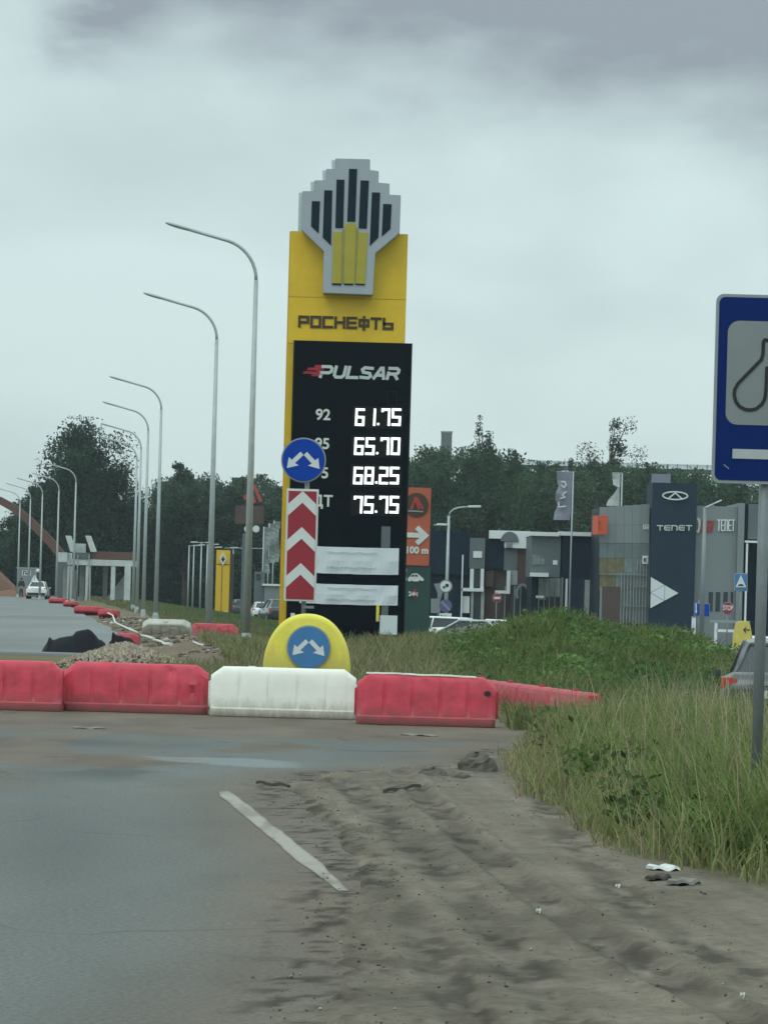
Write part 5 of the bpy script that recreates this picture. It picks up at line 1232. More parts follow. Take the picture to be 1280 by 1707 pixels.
# ------------------------------------------------------------------ person by the far road
def person(label, loc, rz):
    me = bpy.data.meshes.new('body'); 
    J = {'pel': (0, 0, .95), 'ch': (0, 0, 1.28), 'nk': (0, .01, 1.50), 'hd': (0, .03, 1.60), 'tp': (0, .02, 1.72),
         'ls': (-.17, 0, 1.42), 'le': (-.24, .02, 1.14), 'lh': (-.20, .14, .95), 'lf': (-.18, .18, .88), 'rs': (.17, 0, 1.42), 're': (.25, -.02, 1.14), 'rh': (.23, .05, .90), 'rf': (.22, .08, .82),
         'lk': (-.10, .03, .50), 'la': (-.11, 0, .08), 'lt': (-.12, .14, .04), 'rk': (.10, .02, .50), 'ra': (.12, -.02, .08), 'rt': (.13, .12, .04)}
    Rr = {'pel': .15, 'ch': .17, 'nk': .06, 'hd': .095, 'tp': .075, 'ls': .075, 'le': .055, 'lh': .036, 'lf': .03, 'rs': .075, 're': .055, 'rh': .036, 'rf': .03, 'lk': .075, 'la': .05, 'lt': .035, 'rk': .075, 'ra': .05, 'rt': .035}
    ks = list(J); E = [('pel', 'ch'), ('ch', 'nk'), ('nk', 'hd'), ('hd', 'tp'), ('ch', 'ls'), ('ls', 'le'), ('le', 'lh'), ('lh', 'lf'), ('ch', 'rs'), ('rs', 're'), ('re', 'rh'), ('rh', 'rf'), ('pel', 'lk'), ('lk', 'la'), ('la', 'lt'), ('pel', 'rk'), ('rk', 'ra'), ('ra', 'rt')]
    def skin(name, keys, edges, grow, m, parent, lv=2):
        me = bpy.data.meshes.new(name); me.from_pydata([J[k] for k in keys], [(keys.index(a), keys.index(b)) for a, b in edges], [])
        o = bpy.data.objects.new(name, me); COL.objects.link(o); mod = o.modifiers.new('s', 'SKIN')
        for i, k in enumerate(keys): v = me.skin_vertices[0].data[i]; v.radius = (Rr[k] + grow, (Rr[k] + grow) * (.75 if k in ('ch', 'pel') else 1)); v.use_root = (i == 0)
        sb_ = o.modifiers.new('b', 'SUBSURF'); sb_.levels = lv; sb_.render_levels = lv
        bpy.context.view_layer.update(); ev = o.evaluated_get(bpy.context.evaluated_depsgraph_get()); m2 = bpy.data.meshes.new_from_object(ev)
        o.modifiers.clear(); o.data = m2; m2.materials.clear(); m2.materials.append(m); m2.name = name; o.parent = parent; return o
    t = thing('person', label, 'person', loc, rz)
    skin('body', ks, E, 0, M_skin, t)
    skin('jacket', ['ch', 'pel', 'nk', 'ls', 'le', 'lh', 'rs', 're', 'rh'], [('pel', 'ch'), ('ch', 'nk'), ('ch', 'ls'), ('ls', 'le'), ('le', 'lh'), ('ch', 'rs'), ('rs', 're'), ('re', 'rh')], .025, M_jacket, t)
    skin('trousers', ['pel', 'lk', 'la', 'rk', 'ra'], [('pel', 'lk'), ('lk', 'la'), ('pel', 'rk'), ('rk', 'ra')], .018, M_trouser, t)
    mb = MB(); mb.loft([[(r * math.cos(a), .02 + r * 1.05 * math.sin(a), z) for a in np.linspace(0, 2 * math.pi, 14, endpoint=False)] for r, z in ((.10, 1.60), (.112, 1.66), (.10, 1.73), (.05, 1.775))], smooth=True); mb.build('cap', M_jacket, t)
    for sx in (-1, 1): mb = MB(); mb.box((sx * .12, .05, .04), (.10, .27, .09)); mb.build('shoe', M_black, t, .03)
x0, _ = W(35.5, 985, 322); person('person in a dark brown jacket and dull trousers standing left of the white car', (x0, 322, Hs(x0, 322) + .05), .3)

# ------------------------------------------------------------------ the price tower
D = 80.0; s = F / D; TX, _ = W(578, 700, D); TZ = Hs(TX, D) - .05
tw = thing('price_tower', 'tall yellow filling-station price tower with a black price board and a stepped silver emblem', 'pylon', (TX, D, TZ))
def T(px, py): a, b = W(px, py, D); return (a - TX, b - TZ)
def TP(pts): return [T(*p) for p in pts]
# silver/yellow body: yellow box with a paler front
bw = [T(481.5, 385), T(680, 392)]; xl, xr = bw[0][0] + .04, bw[1][0]; zt = (bw[0][1] + bw[1][1]) / 2 + .02
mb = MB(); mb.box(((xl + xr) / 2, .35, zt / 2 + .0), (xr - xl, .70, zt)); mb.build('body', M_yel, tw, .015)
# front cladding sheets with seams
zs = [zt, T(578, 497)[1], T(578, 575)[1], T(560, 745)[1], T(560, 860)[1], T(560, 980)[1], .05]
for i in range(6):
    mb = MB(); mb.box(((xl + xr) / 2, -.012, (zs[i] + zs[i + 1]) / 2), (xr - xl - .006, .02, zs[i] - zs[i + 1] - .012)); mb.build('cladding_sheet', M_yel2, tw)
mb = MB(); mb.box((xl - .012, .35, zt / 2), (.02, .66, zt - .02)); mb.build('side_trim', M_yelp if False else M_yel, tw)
# black board
p0, p1 = T(490.5, 571), T(687, 571); bx0, bx1 = p0[0], p1[0]; bt_ = T(588, 571)[1]
mb = MB(); mb.box(((bx0 + bx1) / 2, -.17, (bt_ + .0) / 2 + .05), (bx1 - bx0, .26, bt_ - .1)); mb.build('price_board', M_board, tw, .01)
yb = -.30
mb = MB(); mb.box((bx0 + .01, -.172, bt_ / 2 + .05), (.03, .268, bt_ - .10)); mb.box((bx1 - .01, -.172, bt_ / 2 + .05), (.03, .268, bt_ - .10)); mb.build('board_edge', M_frame, tw)
# emblem
sx_, sy_ = 440, 240; k_ = 4.571
def E_(X_, Y_): return T(sx_ + X_ / k_, sy_ + Y_ / k_)
out = [(545, 124), (808, 130), (808, 212), (875, 220), (872, 308), (957, 315), (955, 399), (1042, 403), (1033, 690), (850, 845), (830, 1160), (450, 1145), (458, 830), (288, 665), (295, 372), (385, 372), (385, 290), (475, 290), (475, 204), (545, 204)]
mb = MB(); mb.prism([E_(*p) for p in out], -.42, -.03); mb.build('emblem_plate', M_silver, tw, .012)
mb = MB(); c0 = E_(660, 640)
mb.prism([(c0[0] + (E_(*p)[0] - c0[0]) * 1.0 - .085, E_(*p)[1] + .01) for p in out], -.02, .28); mb.build('emblem_side', M_silver2, tw)
for pl in ([(368, 448), (430, 450), (420, 695), (362, 640)], [(462, 366), (523, 368), (513, 785), (450, 725)], [(555, 285), (615, 287), (606, 655), (545, 652)], [(650, 203), (711, 205), (697, 605), (635, 603)],
           [(737, 291), (800, 294), (784, 658), (722, 655)], [(823, 382), (885, 384), (872, 725), (806, 790)], [(908, 470), (972, 473), (963, 660), (897, 718)]):
    mb = MB(); mb.prism([E_(*p) for p in pl], -.435, -.40); mb.build('emblem_bar', M_bar, tw)
M_hand = mat('faded_yellow_hand', (.38, .33, .035), .5, 0, .08, 3); M_handg = mat('grey_green_stripe', (.27, .26, .085), .5)
for pl in ([(530, 682), (596, 684), (588, 1072), (520, 1072)], [(622, 630), (652, 612), (690, 612), (702, 632), (690, 1074), (610, 1074)], [(722, 684), (792, 690), (772, 1077), (702, 1077)]):
    mb = MB(); mb.prism([E_(*p) for p in pl], -.44, -.40); mb.build('emblem_finger', M_hand, tw)
for pl in ([(596, 668), (622, 650), (610, 1074), (588, 1072)], [(702, 648), (722, 668), (702, 1077), (690, 1074)]):
    mb = MB(); mb.prism([E_(*p) for p in pl], -.43, -.40); mb.build('emblem_stripe', M_handg, tw)
for a in (520, 610, 698):
    mb = MB(); mb.prism([E_(a, 1074), E_(a + 70, 1076), E_(a + 70, 1087), E_(a, 1084)], -.445, -.40); mb.build('emblem_dash', M_bar, tw)
# brand lettering
mb = MB(); a0 = T(497.5, 543.5); a1 = T(658, 551); L_ = a1[0] - a0[0]; cw = L_ / 8
for i, ch in enumerate('РОСНЕФТЬ'): glyph(mb, ch, a0[0] + i * cw + .02, a0[1] + .015 if False else a0[1] - .0 * i, cw * .70, .215, .058, -.045, -.02)
mb.build('brand_lettering', M_letter, tw)
# product lettering, slanted, with the red tail
mb = MB(); b0 = T(536, 629); b1 = T(669, 634); cw = (b1[0] - b0[0]) / 6
for i, ch in enumerate('PULSAR'): glyph(mb, ch, b0[0] + i * cw - .02, b0[1], cw * .72, .225, .068, yb - .02, yb + .02, .22)
mb.build('product_lettering', M_wlet, tw)
mb = MB()
for j, (x_, z_, w_, h_) in enumerate(((505, 622, 22, 4), (512, 616, 18, 4.5), (519, 626, 16, 4), (524, 611.5, 13, 4), (527, 619, 12, 13))):
    q = T(x_, z_); mb.prism([(q[0], q[1] - h_ / s / 2), (q[0] + w_ / s, q[1] - h_ / s / 2), (q[0] + w_ / s + .02, q[1] + h_ / s / 2), (q[0] + .03, q[1] + h_ / s / 2)], yb - .012 - .002 * j, yb)
mb.build('red_tail_mark', M_rlet, tw)
# price rows
rows = [('61.75', 690, 688), ('65.70', 683, 909), ('68.25', 676, 1132), ('75.75', 674, 1353)]
for txt, X0_, Yb in rows:
    h_ = 132 / k_ / s; w_ = 54 / k_ / s
    q = T(440 + (X0_ + 178) / k_, 560 + (Yb - 62) / k_); mb = MB(); mb.box((q[0], yb + .004, q[1] - .0), (385 / k_ / s, .02, 165 / k_ / s)); mb.build('display_module', M_module, tw)
    xs_ = [12, 96, 0, 206, 288]
    for i, ch in enumerate(txt):
        mb = MB()
        if ch == '.':
            q = T(440 + (X0_ + 180) / k_, 560 + (Yb - 12) / k_); mb.disc((q[0], yb - .02, q[1]), .028, .03, 12); mb.build('decimal_point', M_digit, tw); continue
        q = T(440 + (X0_ + xs_[i]) / k_, 560 + (Yb - 8) / k_); glyph(mb, ch, q[0], q[1], w_, h_ * .87, .052, yb - .035, yb - .006, .02); mb.build('price_digit', M_digit, tw)
for txt, X_, Y_ in (('92', 452, 608), ('95', 446, 828), ('95', 438, 1050), ('ДТ', 444, 1265)):
    q = T(440 + X_ / k_, 560 + Y_ / k_); text_obj(txt, .335, .006, M_grade, tw, (q[0], yb - .01, q[1]), 'grade_lettering', sx=1.0, bold=.008)
# faint outlined rectangles on the board
for a, b, c_, d in ((943, 430, 1010, 530), (1010, 480, 1070, 530)):
    p = T(440 + a / k_, 560 + d / k_); q = T(440 + c_ / k_, 560 + b / k_); mb = MB(); mb.stroke([(p[0], p[1]), (q[0], p[1]), (q[0], q[1]), (p[0], q[1])], .015, yb - .004, yb, True); mb.build('faint_frame', M_module, tw)
# blank white strips and notes at the foot
def TR(name, a, b, c_, d, y, m, th=.03, bevel=0):
    p = T(a, (b + d) / 2); q = T(c_, (b + d) / 2); z1 = T((a + c_) / 2, b)[1]; z0 = T((a + c_) / 2, d)[1]
    mb = MB(); mb.box(((p[0] + q[0]) / 2, y, (z0 + z1) / 2), (q[0] - p[0], th, z1 - z0)); return mb.build(name, m, tw, bevel)
def banner(a, b, c_, d):
    z1 = T((a + c_) / 2, b)[1]; z0 = T((a + c_) / 2, d)[1]; p = T(a, (b + d) / 2)[0]; q = T(c_, (b + d) / 2)[0]; n = 24; rings = []
    for i in range(n + 1):
        x = p + (q - p) * i / n; sg = .012 * math.sin(i * .9) + .02 * (float(vn(i * .6, b)) - .5); dz_ = -.012 * math.sin(math.pi * i / n) - .01 * float(vn(i * .5, 3))
        rings.append([(x, yb - .03 + sg, z0 + dz_), (x, yb - .045 - sg, (z0 + z1) / 2 + dz_), (x, yb - .03, z1 + dz_ * .6), (x, yb - .01, z1 + dz_ * .6), (x, yb - .008, z0 + dz_)])
    mb = MB(); mb.loft(rings, smooth=False); mb.build('white_strip', M_banner, tw)
    for k, zf in enumerate((.22, .78)):
        mb = MB(); pts = [(p + (q - p) * (.28 + .5 * i / 12), z0 + (z1 - z0) * zf + .012 * math.sin(i * 1.7 + k)) for i in range(13)]; mb.stroke(pts, .012, yb - .068, yb - .060); mb.build('faint_scribble', M_ink, tw)
banner(500, 912, 664.5, 956); banner(500, 974, 663, 1007)
TR('paper_notice', 633, 1026, 662, 1058, yb - .02, M_banner, .03)
TR('yellow_stake', 627, 1008, 632, 1036, yb - .04, M_yelp, .05)
TR('grey_cover', 635.5, 878, 650.5, 914, yb - .01, M_gcl, .03); TR('grey_cover', 635.5, 1010, 647, 1026, yb - .01, M_gcl, .03)
TR('white_bracket', 485, 1022, 492, 1032, yb - .02, M_signw, .05)
mb = MB(); mb.box(((xl + xr) / 2 + .05, .1, .03), (xr - xl + .5, 1.3, .14)); mb.build('plinth', M_conc, tw, .02)

# orange over green directional pylon
D = 92.0; s = F / D; x0, _ = W(686, 930, D); zg = Hs(x0, D) - .05
t = thing('direction_pylon', 'orange panel with white arrow over a dark green panel, half behind the price tower', 'pylon', (x0, D, zg))
def Q(px, py): a, b = W(px, py, D); return (a - x0, b - zg)
def slab(t, Qf, name, a, b, c_, d, y0, y1, m, bevel=0):
    p = Qf(a, (b + d) / 2); q = Qf(c_, (b + d) / 2); z1 = Qf((a + c_) / 2, b)[1]; z0 = Qf((a + c_) / 2, d)[1] if d else 0
    mb = MB(); mb.box(((p[0] + q[0]) / 2, (y0 + y1) / 2, (z0 + z1) / 2), (q[0] - p[0], y1 - y0, z1 - z0)); return mb.build(name, m, t, bevel)
slab(t, Q, 'orange_panel', 655, 813, 717, 943.3, -.25, .25, M_orange, .015)
z1 = Q(690, 943.8)[1]; a = Q(653, 1000)[0]; b = Q(716.5, 1000)[0]
mb = MB(); mb.box(((a + b) / 2, 0, z1 / 2), (b - a, .46, z1)); mb.build('green_panel', M_green, t, .015)
q = Q(694, 842); mb = MB(); mb.disc((q[0], -.265, q[1]), 20 / s, .03, 40); mb.build('round_emblem', M_brownm, t)
for a, b in (((686, 848), (692, 831)), ((692, 831), (698, 848)), ((695, 831), (704, 848))):
    mb = MB(); mb.stroke([Q(*a), Q(*b)], .06, -.295 - .003 * (a[0] - 686) / 3, -.28); mb.build('red_stroke', M_redm, t)
mb = MB(); mb.stroke([Q(681, 852), Q(704, 853.2)], .035, -.295, -.28); mb.build('emblem_line', M_signg, t)
mb = MB(); mb.stroke([Q(655, 891), Q(704, 893)], .125, -.275, -.25); mb.stroke([Q(697, 882), Q(709, 893), Q(697, 904)], .125, -.279, -.25); mb.build('arrow', M_signw, t)
q = Q(694.5, 918); text_obj('100 m', .235, .008, M_signw, t, (q[0], -.262, q[1]), bold=.010)
car_ = [(680, 969), (680, 964), (683, 961), (687, 956.5), (695, 956), (700, 960), (706, 965), (706, 968), (703, 969), (700, 967), (697, 969.5), (689, 969.5), (686, 967.5), (683, 969.5)]
mb = MB(); mb.prism([Q(*p) for p in car_], -.25, -.22); mb.build('car_symbol', M_signw, t)
mb = MB(); mb.prism([Q(684, 961), Q(687.5, 958), Q(690, 958), Q(690, 961)], -.262, -.24); mb.prism([Q(691.5, 961), Q(691.5, 958), Q(694.5, 958), Q(697, 961)], -.262, -.24); mb.build('symbol_window', M_green, t)
q = Q(688.5, 990.5); mb = MB(); mb.ring((q[0], 0, q[1]), .135, .165, -.25, -.22, 32); mb.build('round_dial', M_redm, t)
mb = MB(); mb.prism([(q[0], q[1])] + [(q[0] + .125 * math.cos(a_), q[1] + .125 * math.sin(a_)) for a_ in np.linspace(1.5, -1.2, 12)], -.243, -.22); mb.build('dial_wedge', M_rlet, t)
text_obj('24ч', .155, .006, M_signw, t, (q[0] - .0, -.262, q[1]), bold=.006)
for a, b in ((675, 948), (675, 962)): slab(t, Q, 'edge_mark', a - 1, b, a + 3, b + 6, -.245, -.22, M_signg)

# ------------------------------------------------------------------ keep-either-side signs
ARW = [(-.145, .349), (0.0, .192), (-.37, -.174), (-.20, -.27), (-.74, -.40), (-.65, .087), (-.505, -.02)]
ARR = [(-.145, .349), (-.005, .205), (-.375, -.165), (-.205, -.262), (-.727, -.395), (-.655, .095), (-.515, -.025)]
def keep_sign(t, cx, cz, r, y, mb_, mw):
    mb = MB(); mb.disc((cx, y, cz), r, .03, 56); mb.build('sign_rim', M_signg, t, .004)
    mb = MB(); mb.disc((cx, y - .018, cz), r * .935, .02, 56); mb.build('sign_face', mb_, t)
    for sg in (-1, 1): mb = MB(); mb.prism([(cx - sg * a * r * (1.0) + .0, cz + b * r + .02 * r) for a, b in ARR], y - .034, y - .026); mb.build('arrow', mw, t)
D = 55.5; s = F / D; x0, _ = W(502, 1000, D); zg = Hs(x0, D)
t = thing('traffic_sign', 'round blue two-arrow sign above a red and white chevron board on one grey post', 'road sign', (x0, D, zg))
def Q2(px, py): a, b = W(px, py, D); return (a - x0, b - zg)
pt = Q2(507, 735); pb = Q2(500, 1150)
mb = MB(); mb.tube([(pb[0] + .02, .05, -.3), (pb[0] + .02, .05, pt[1])], .035, 12); mb.build('post', M_post, t)
q = Q2(506, 767); keep_sign(t, q[0], q[1], 37.5 / s, -.02, M_blue, M_signw)
p = Q2(475, 909); p2 = Q2(529.5, 909); zt_, zb_ = Q2(502, 815)[1], Q2(502, 1002.5)[1]; cx = (p[0] + p2[0]) / 2; hw = (p2[0] - p[0]) / 2 - .005
mb = MB(); mb.box((cx, -.03, (zt_ + zb_) / 2), (2 * hw, .035, zt_ - zb_)); mb.build('chevron_board', M_signw, t, .004)
iw = hw - .032; it, ib = zt_ - .035, zb_ + .032
mb = MB(); mb.box((cx, -.052, (it + ib) / 2), (2 * iw, .012, it - ib)); mb.build('red_field', M_signr, t)
per = 60 / s; th_ = 19.5 / s; ap = Q2(502, 817.5)[1]
for k in range(3):
    z_ = ap - k * per - .01; dn = iw * 1.02
    L_ = [(cx, z_), (cx + iw, z_ - dn * .92), (cx + iw, z_ - dn * .92 - th_), (cx, z_ - th_), (cx - iw, z_ - dn * .92 - th_), (cx - iw, z_ - dn * .92)]
    mb = MB(); mb.prism(L_, -.064, -.056); mb.build('white_chevron', M_signw, t)
for zz_ in (it - .25, ib + .3): mb = MB(); mb.box((pb[0] + .02, .02, zz_), (.12, .09, .04)); mb.build('clamp', M_post, t)
q = Q2(506, 1012); mb = MB(); mb.box((q[0] + .08, -.02, q[1]), (.16, .03, .04)); mb.build('bracket', M_post, t)

# yellow dome bollard with its own sign, behind the white barrier
D = 53.3; s = F / D; x0, _ = W(511, 1120, D)
t = thing('dome_bollard', 'yellow plastic dome bollard with a faded blue two-arrow disc behind the white barrier', 'bollard', (x0, D, 0))
def Q3(px, py): a, b = W(px, py, D); return (a - x0, b)
hw = 74 / s; ht = Q3(511, 1023)[1]; prof = []
for k in range(41):
    a = math.pi * k / 40; c_, si = math.cos(a), math.sin(a)
    prof.append((hw * .99 * (abs(c_) ** .92) * (1 if c_ > 0 else -1), ht - hw * 1.32 * (1 - si ** .95)))
foot = [(-hw * 1.04, .0), (-hw * 1.02, (ht - hw * 1.32) * .6)]; prof = [(hw * 1.04, 0), (hw * 1.02, (ht - hw * 1.32) * .6)] + prof + foot[::-1]
rings = []
for yy_, f, dd in ((-.236, .55, 0), (-.235, .93, 0), (-.225, .97, 0), (-.19, .995, 0), (-.1, 1.0, 0), (.1, 1.0, 0), (.19, .995, 0), (.225, .97, 0), (.235, .93, 0)):
    rings.append([(px_ * f, yy_ + .04, max(0, pz_ if pz_ < .3 else .3 + (pz_ - .3) * (1 - (1 - f) * 1.0))) for px_, pz_ in prof])
mb = MB(); mb.loft(rings, smooth=True); mb.build('shell', M_yelp, t)
q = Q3(515, 1079); keep_sign(t, q[0], q[1], 36.5 / s, -.215, M_blue2, M_signw)
for a in (-.52, .52): mb = MB(); mb.box((a, -.19, .35), (.05, .03, .5)); mb.build('moulded_rib', M_yelp, t, .01)

# ------------------------------------------------------------------ barriers
def barrier_mesh(Ln, Hh, seed, dent=0.0, torn=False, nr=4, cham=.17):
    rs = np.random.RandomState(seed); n = 110; rings = []
    xs_ = np.linspace(-Ln / 2, Ln / 2, n)
    prof = [(0.0, .235), (.035, .245), (.105, .240), (.125, .215), (.20, .200), (.30, .185), (.42, .168), (.52, .154), (.60, .142), (.655, .128), (.685, .100), (.70, .060)]
    ribs = [(-Ln / 2 + Ln * (i + 1) / (nr + 1)) for i in range(nr)]
    for x in xs_:
        e = Ln / 2 - abs(x); top = Hh - max(0, cham - e) * .75 - .0
        fx = 1 - max(0, .05 - e) * 3.0
        ring = []
        for side in (-1, 1):
            pr = prof if side < 0 else prof[::-1]
            for z_, w in pr:
                zz = z_ * top / .70 if z_ > .125 else z_
                g = 0
                for rx_ in ribs: g += .022 * math.exp(-((x - rx_) / .022) ** 4) * float(sm(.15, .2, z_) * (1 - sm(.50, .56, z_)))
                g -= .010 * float(sm(.12, .2, z_) * (1 - sm(.55, .62, z_))) * (1 if e > .12 else 0)
                d_ = dent * .07 * float(fbm(x * 3.1 + seed, z_ * 5 + seed, 3) - .5) * float(sm(.1, .3, z_)) * (1 + 1.4 * float(sm(.05, .5, x)) * (seed == 2))
                if seed == 2: d_ -= .03 * math.exp(-((x - .42) / .2) ** 2 - ((z_ - .33) / .1) ** 2) ; zz += .0
                ww = (w - g) * fx + d_
                zz2 = zz + .010 * dent * float(vn(x * 5 + seed, 1) - .5) * float(sm(.5, .7, z_))
                if torn: zz2 -= .03 * math.exp(-((x + .05) / .12) ** 2) * float(sm(.55, .7, z_)) * .5 + (.030 * max(0, x) * float(sm(.5, .7, z_)))
                ring.append((x, side * ww, zz2))
        rings.append(ring)
    mb = MB(); mb.loft(rings, smooth=False); return mb
def barrier(label, pxl, pxr, pyb, m, seed, rz=0, dent=.4, torn=False, Ln=None, grp='plastic barriers blocking the road', flat=None, h=.70, D=None):
    pxc = (pxl + pxr) / 2
    if D is None: _, D = G(pxc, pyb, 0.0)
    D += .24; x0, _ = W(pxc, pyb, D); Ln = Ln or (pxr - pxl) * D / F / max(.3, math.cos(rz))
    t = thing('road_barrier', label, 'barrier', (x0, D, Hs(x0, D) if D > 52.5 else 0.008), rz, grp)
    mb = barrier_mesh(Ln, h, seed, dent, torn)
    o = mb.build('shell', m, t)
    for p in o.data.polygons: p.use_smooth = True
    try: o.data.set_sharp_from_angle(angle=math.radians(32))
    except Exception: pass
    mb = MB(); mb.tube([(-Ln * .22, 0, h - .012), (-Ln * .22, 0, h + .012)], .05, 14, smooth=False); mb.build('filler_cap', m, t)
    for sx in (-1, 1):
        mb = MB(); mb.box((sx * (Ln / 2 + .012), 0, .30), (.05, .07, .38)); mb.build('connector', m, t, .01)
    return t, Ln
barrier('red plastic barrier cut off by the left picture edge, leftmost of the row', -134, 104, 1184, M_red, 1, dent=.5)
barrier('dented red plastic barrier left of the white one', 106.5, 346, 1189, M_red, 2, dent=.9)
barrier('white plastic barrier in front of the yellow dome', 350.5, 592, 1197.5, M_whp, 3, dent=.25)
t, Ln = barrier('torn red plastic barrier right of the white one, top edge scuffed pale', 594, 825, 1211, M_red, 4, rz=-.03, dent=.6, torn=True)
mb = MB(); n = 30; rings = []
for i in range(n + 1):
    x = -Ln / 2 + .12 + (Ln - .40) * i / n; z_ = .705 - .030 * max(0, x) - .012 * math.exp(-((x + .05) / .12) ** 2) + .006 * float(vn(i * .7, 2)); w_ = .02 + .035 * float(vn(i * .6, 5))
    rings.append([(x, -.10 - .01, z_ - .018), (x, -.03 - w_ * .3, z_ + .004), (x, -.03, z_ - .02), (x, -.09, z_ - .035)])
mb.loft(rings); mb.build('scuffed_rim', M_dwhp, t)
mb = MB(); mb.disc((Ln / 2 - .12, -.168, .46), .036, .03, 12, sx=1.3); mb.build('torn_hole', M_black, t)
# receding row on the right
pa = (1.45, 60.8); pb_ = (3.10, 52.6); dx, dy = pb_[0] - pa[0], pb_[1] - pa[1]; Lr = math.hypot(dx, dy); an = math.atan2(dy, dx)
for k, lb in enumerate(('farthest red barrier of the slanting row behind the torn one', 'second red barrier of the slanting row, half hidden by its neighbour', 'third red barrier of the slanting row, standing in grass', 'nearest red barrier of the slanting row, its dark end opening showing')):
    f = (k + .5) / 4; x0, D = pa[0] + dx * f, pa[1] + dy * f
    t = thing('road_barrier', lb, 'barrier', (x0, D, -.27), an, 'plastic barriers blocking the road'); Lk = Lr / 4 - .01
    o = barrier_mesh(Lk, .70, 10 + k, .5, cham=.05).build('shell', M_red2, t)
    for sx in (-1, 1): mb = MB(); mb.box((sx * (Lk / 2 + .004), 0, .42), (.02, .13, .14)); mb.build('end_opening', M_black, t)
    mb = MB(); mb.tube([(0, 0, .70), (0, 0, .735)], .05, 12, smooth=False); mb.build('filler_cap', M_red2, t)
# red and pale barriers lying behind
def lying(label, px, py, D, Ln, rz, tilt, m, seed, dz=0, h=.7, grp='toppled barriers along the far road'):
    x0, _ = W(px, py, D); t = thing('fallen_barrier', label, 'barrier', (x0, D, Hs(x0, D) + dz), rz, grp)
    o = barrier_mesh(Ln, h, seed, .8).build('shell', m, t); o.rotation_euler = (tilt, 0, 0); o.location = (0, 0, .10)
    mb = MB(); mb.tube([(0, 0, h - .01), (0, 0, h + .02)], .05, 12, smooth=False); c_ = mb.build('filler_cap', m, t); c_.rotation_euler = (tilt, 0, 0); c_.location = (0, 0, .10)
    return t
lying('upright red barrier behind the foot of the second street lamp', 356, 1060, 99, 1.35, .05, 0, M_red2, 21, dz=-.12, h=.42)
lying('dusty pale barrier tipped over on the soil bank left of the second lamp', 280, 1052, 97, 1.30, -.12, 0.75, M_dwhp, 22, dz=-.12, h=.5)
lying('flattened red barrier on the far road edge, nearest of the crushed ones', 150, 1022, 168, 1.3, -.15, 1.35, M_red2, 23, dz=.05)
lying('crushed red barrier just right of the white car', 98, 1002, 245, 1.2, -.1, 1.35, M_red2, 24, dz=.05)
lying('crushed red barrier beside the black sheet heap', 214, 1068, 82, .55, -.1, 1.2, M_red2, 25, dz=.0, h=.4)
for i, (px, D) in enumerate(((120, 215), (193, 150))):
    lying(('small red barrier stump beyond the piers, by the lamp foot', 'reddish barrier piece half buried in the verge soil')[i], px - 8 * i, 1010, D, .8, -.2, 1.3, M_red2, 31 + i, dz=-.02)

# crumpled black rubber sheets
def crumple(label, ridge, D, depth, m, name='rubber_sheet', base_y=1099):
    pts = [W(a, b, D) for a, b in ridge]; x0 = pts[0][0]; zg = Hs(pts[len(pts) // 2][0], D); xs_ = [p[0] for p in pts]; zz_ = [p[1] for p in pts]
    n = 60; m_ = 14; vs = []; fs = []
    for i in range(n + 1):
        x = xs_[0] + (xs_[-1] - xs_[0]) * i / n; h_ = np.interp(x, xs_, zz_) - zg
        for j in range(m_ + 1):
            v = -1 + 2 * j / m_; q = (1 - abs(v) ** 1.3); w = .06 * (float(fbm(x * 6, v * 3 + D, 3)) - .5)
            vs.append((x - x0 + .5 * w, v * depth + .5 * w, max(-.03, h_ * q + w * (1 - abs(v)))))
    for i in range(n):
        for j in range(m_): k = i * (m_ + 1) + j; fs.append((k, k + 1, k + m_ + 2, k + m_ + 1))
    o = np_obj(name, vs, fs, m, smooth=True); o.location = (x0, D, zg); tag(o, label, 'rubber sheet'); return o
Zc = lambda X_, Y_: (X_ / 3.879, 680 + Y_ / 3.879)
crumple('large crumpled black rubber sheet heaped behind the red barriers', [Zc(245, 1622), Zc(265, 1600), Zc(285, 1545), Zc(308, 1510), Zc(318, 1476), Zc(338, 1505), Zc(390, 1486), Zc(470, 1472), Zc(490, 1448), Zc(560, 1430), Zc(600, 1440), Zc(640, 1498), Zc(655, 1500), Zc(682, 1530), Zc(690, 1570)], 73.5, .55, M_sheet)
crumple('small pointed black rubber sheet right of the large heap', [Zc(690, 1530), Zc(722, 1500), Zc(728, 1446), Zc(760, 1470), Zc(850, 1490), Zc(880, 1525)], 78, .3, M_sheet)

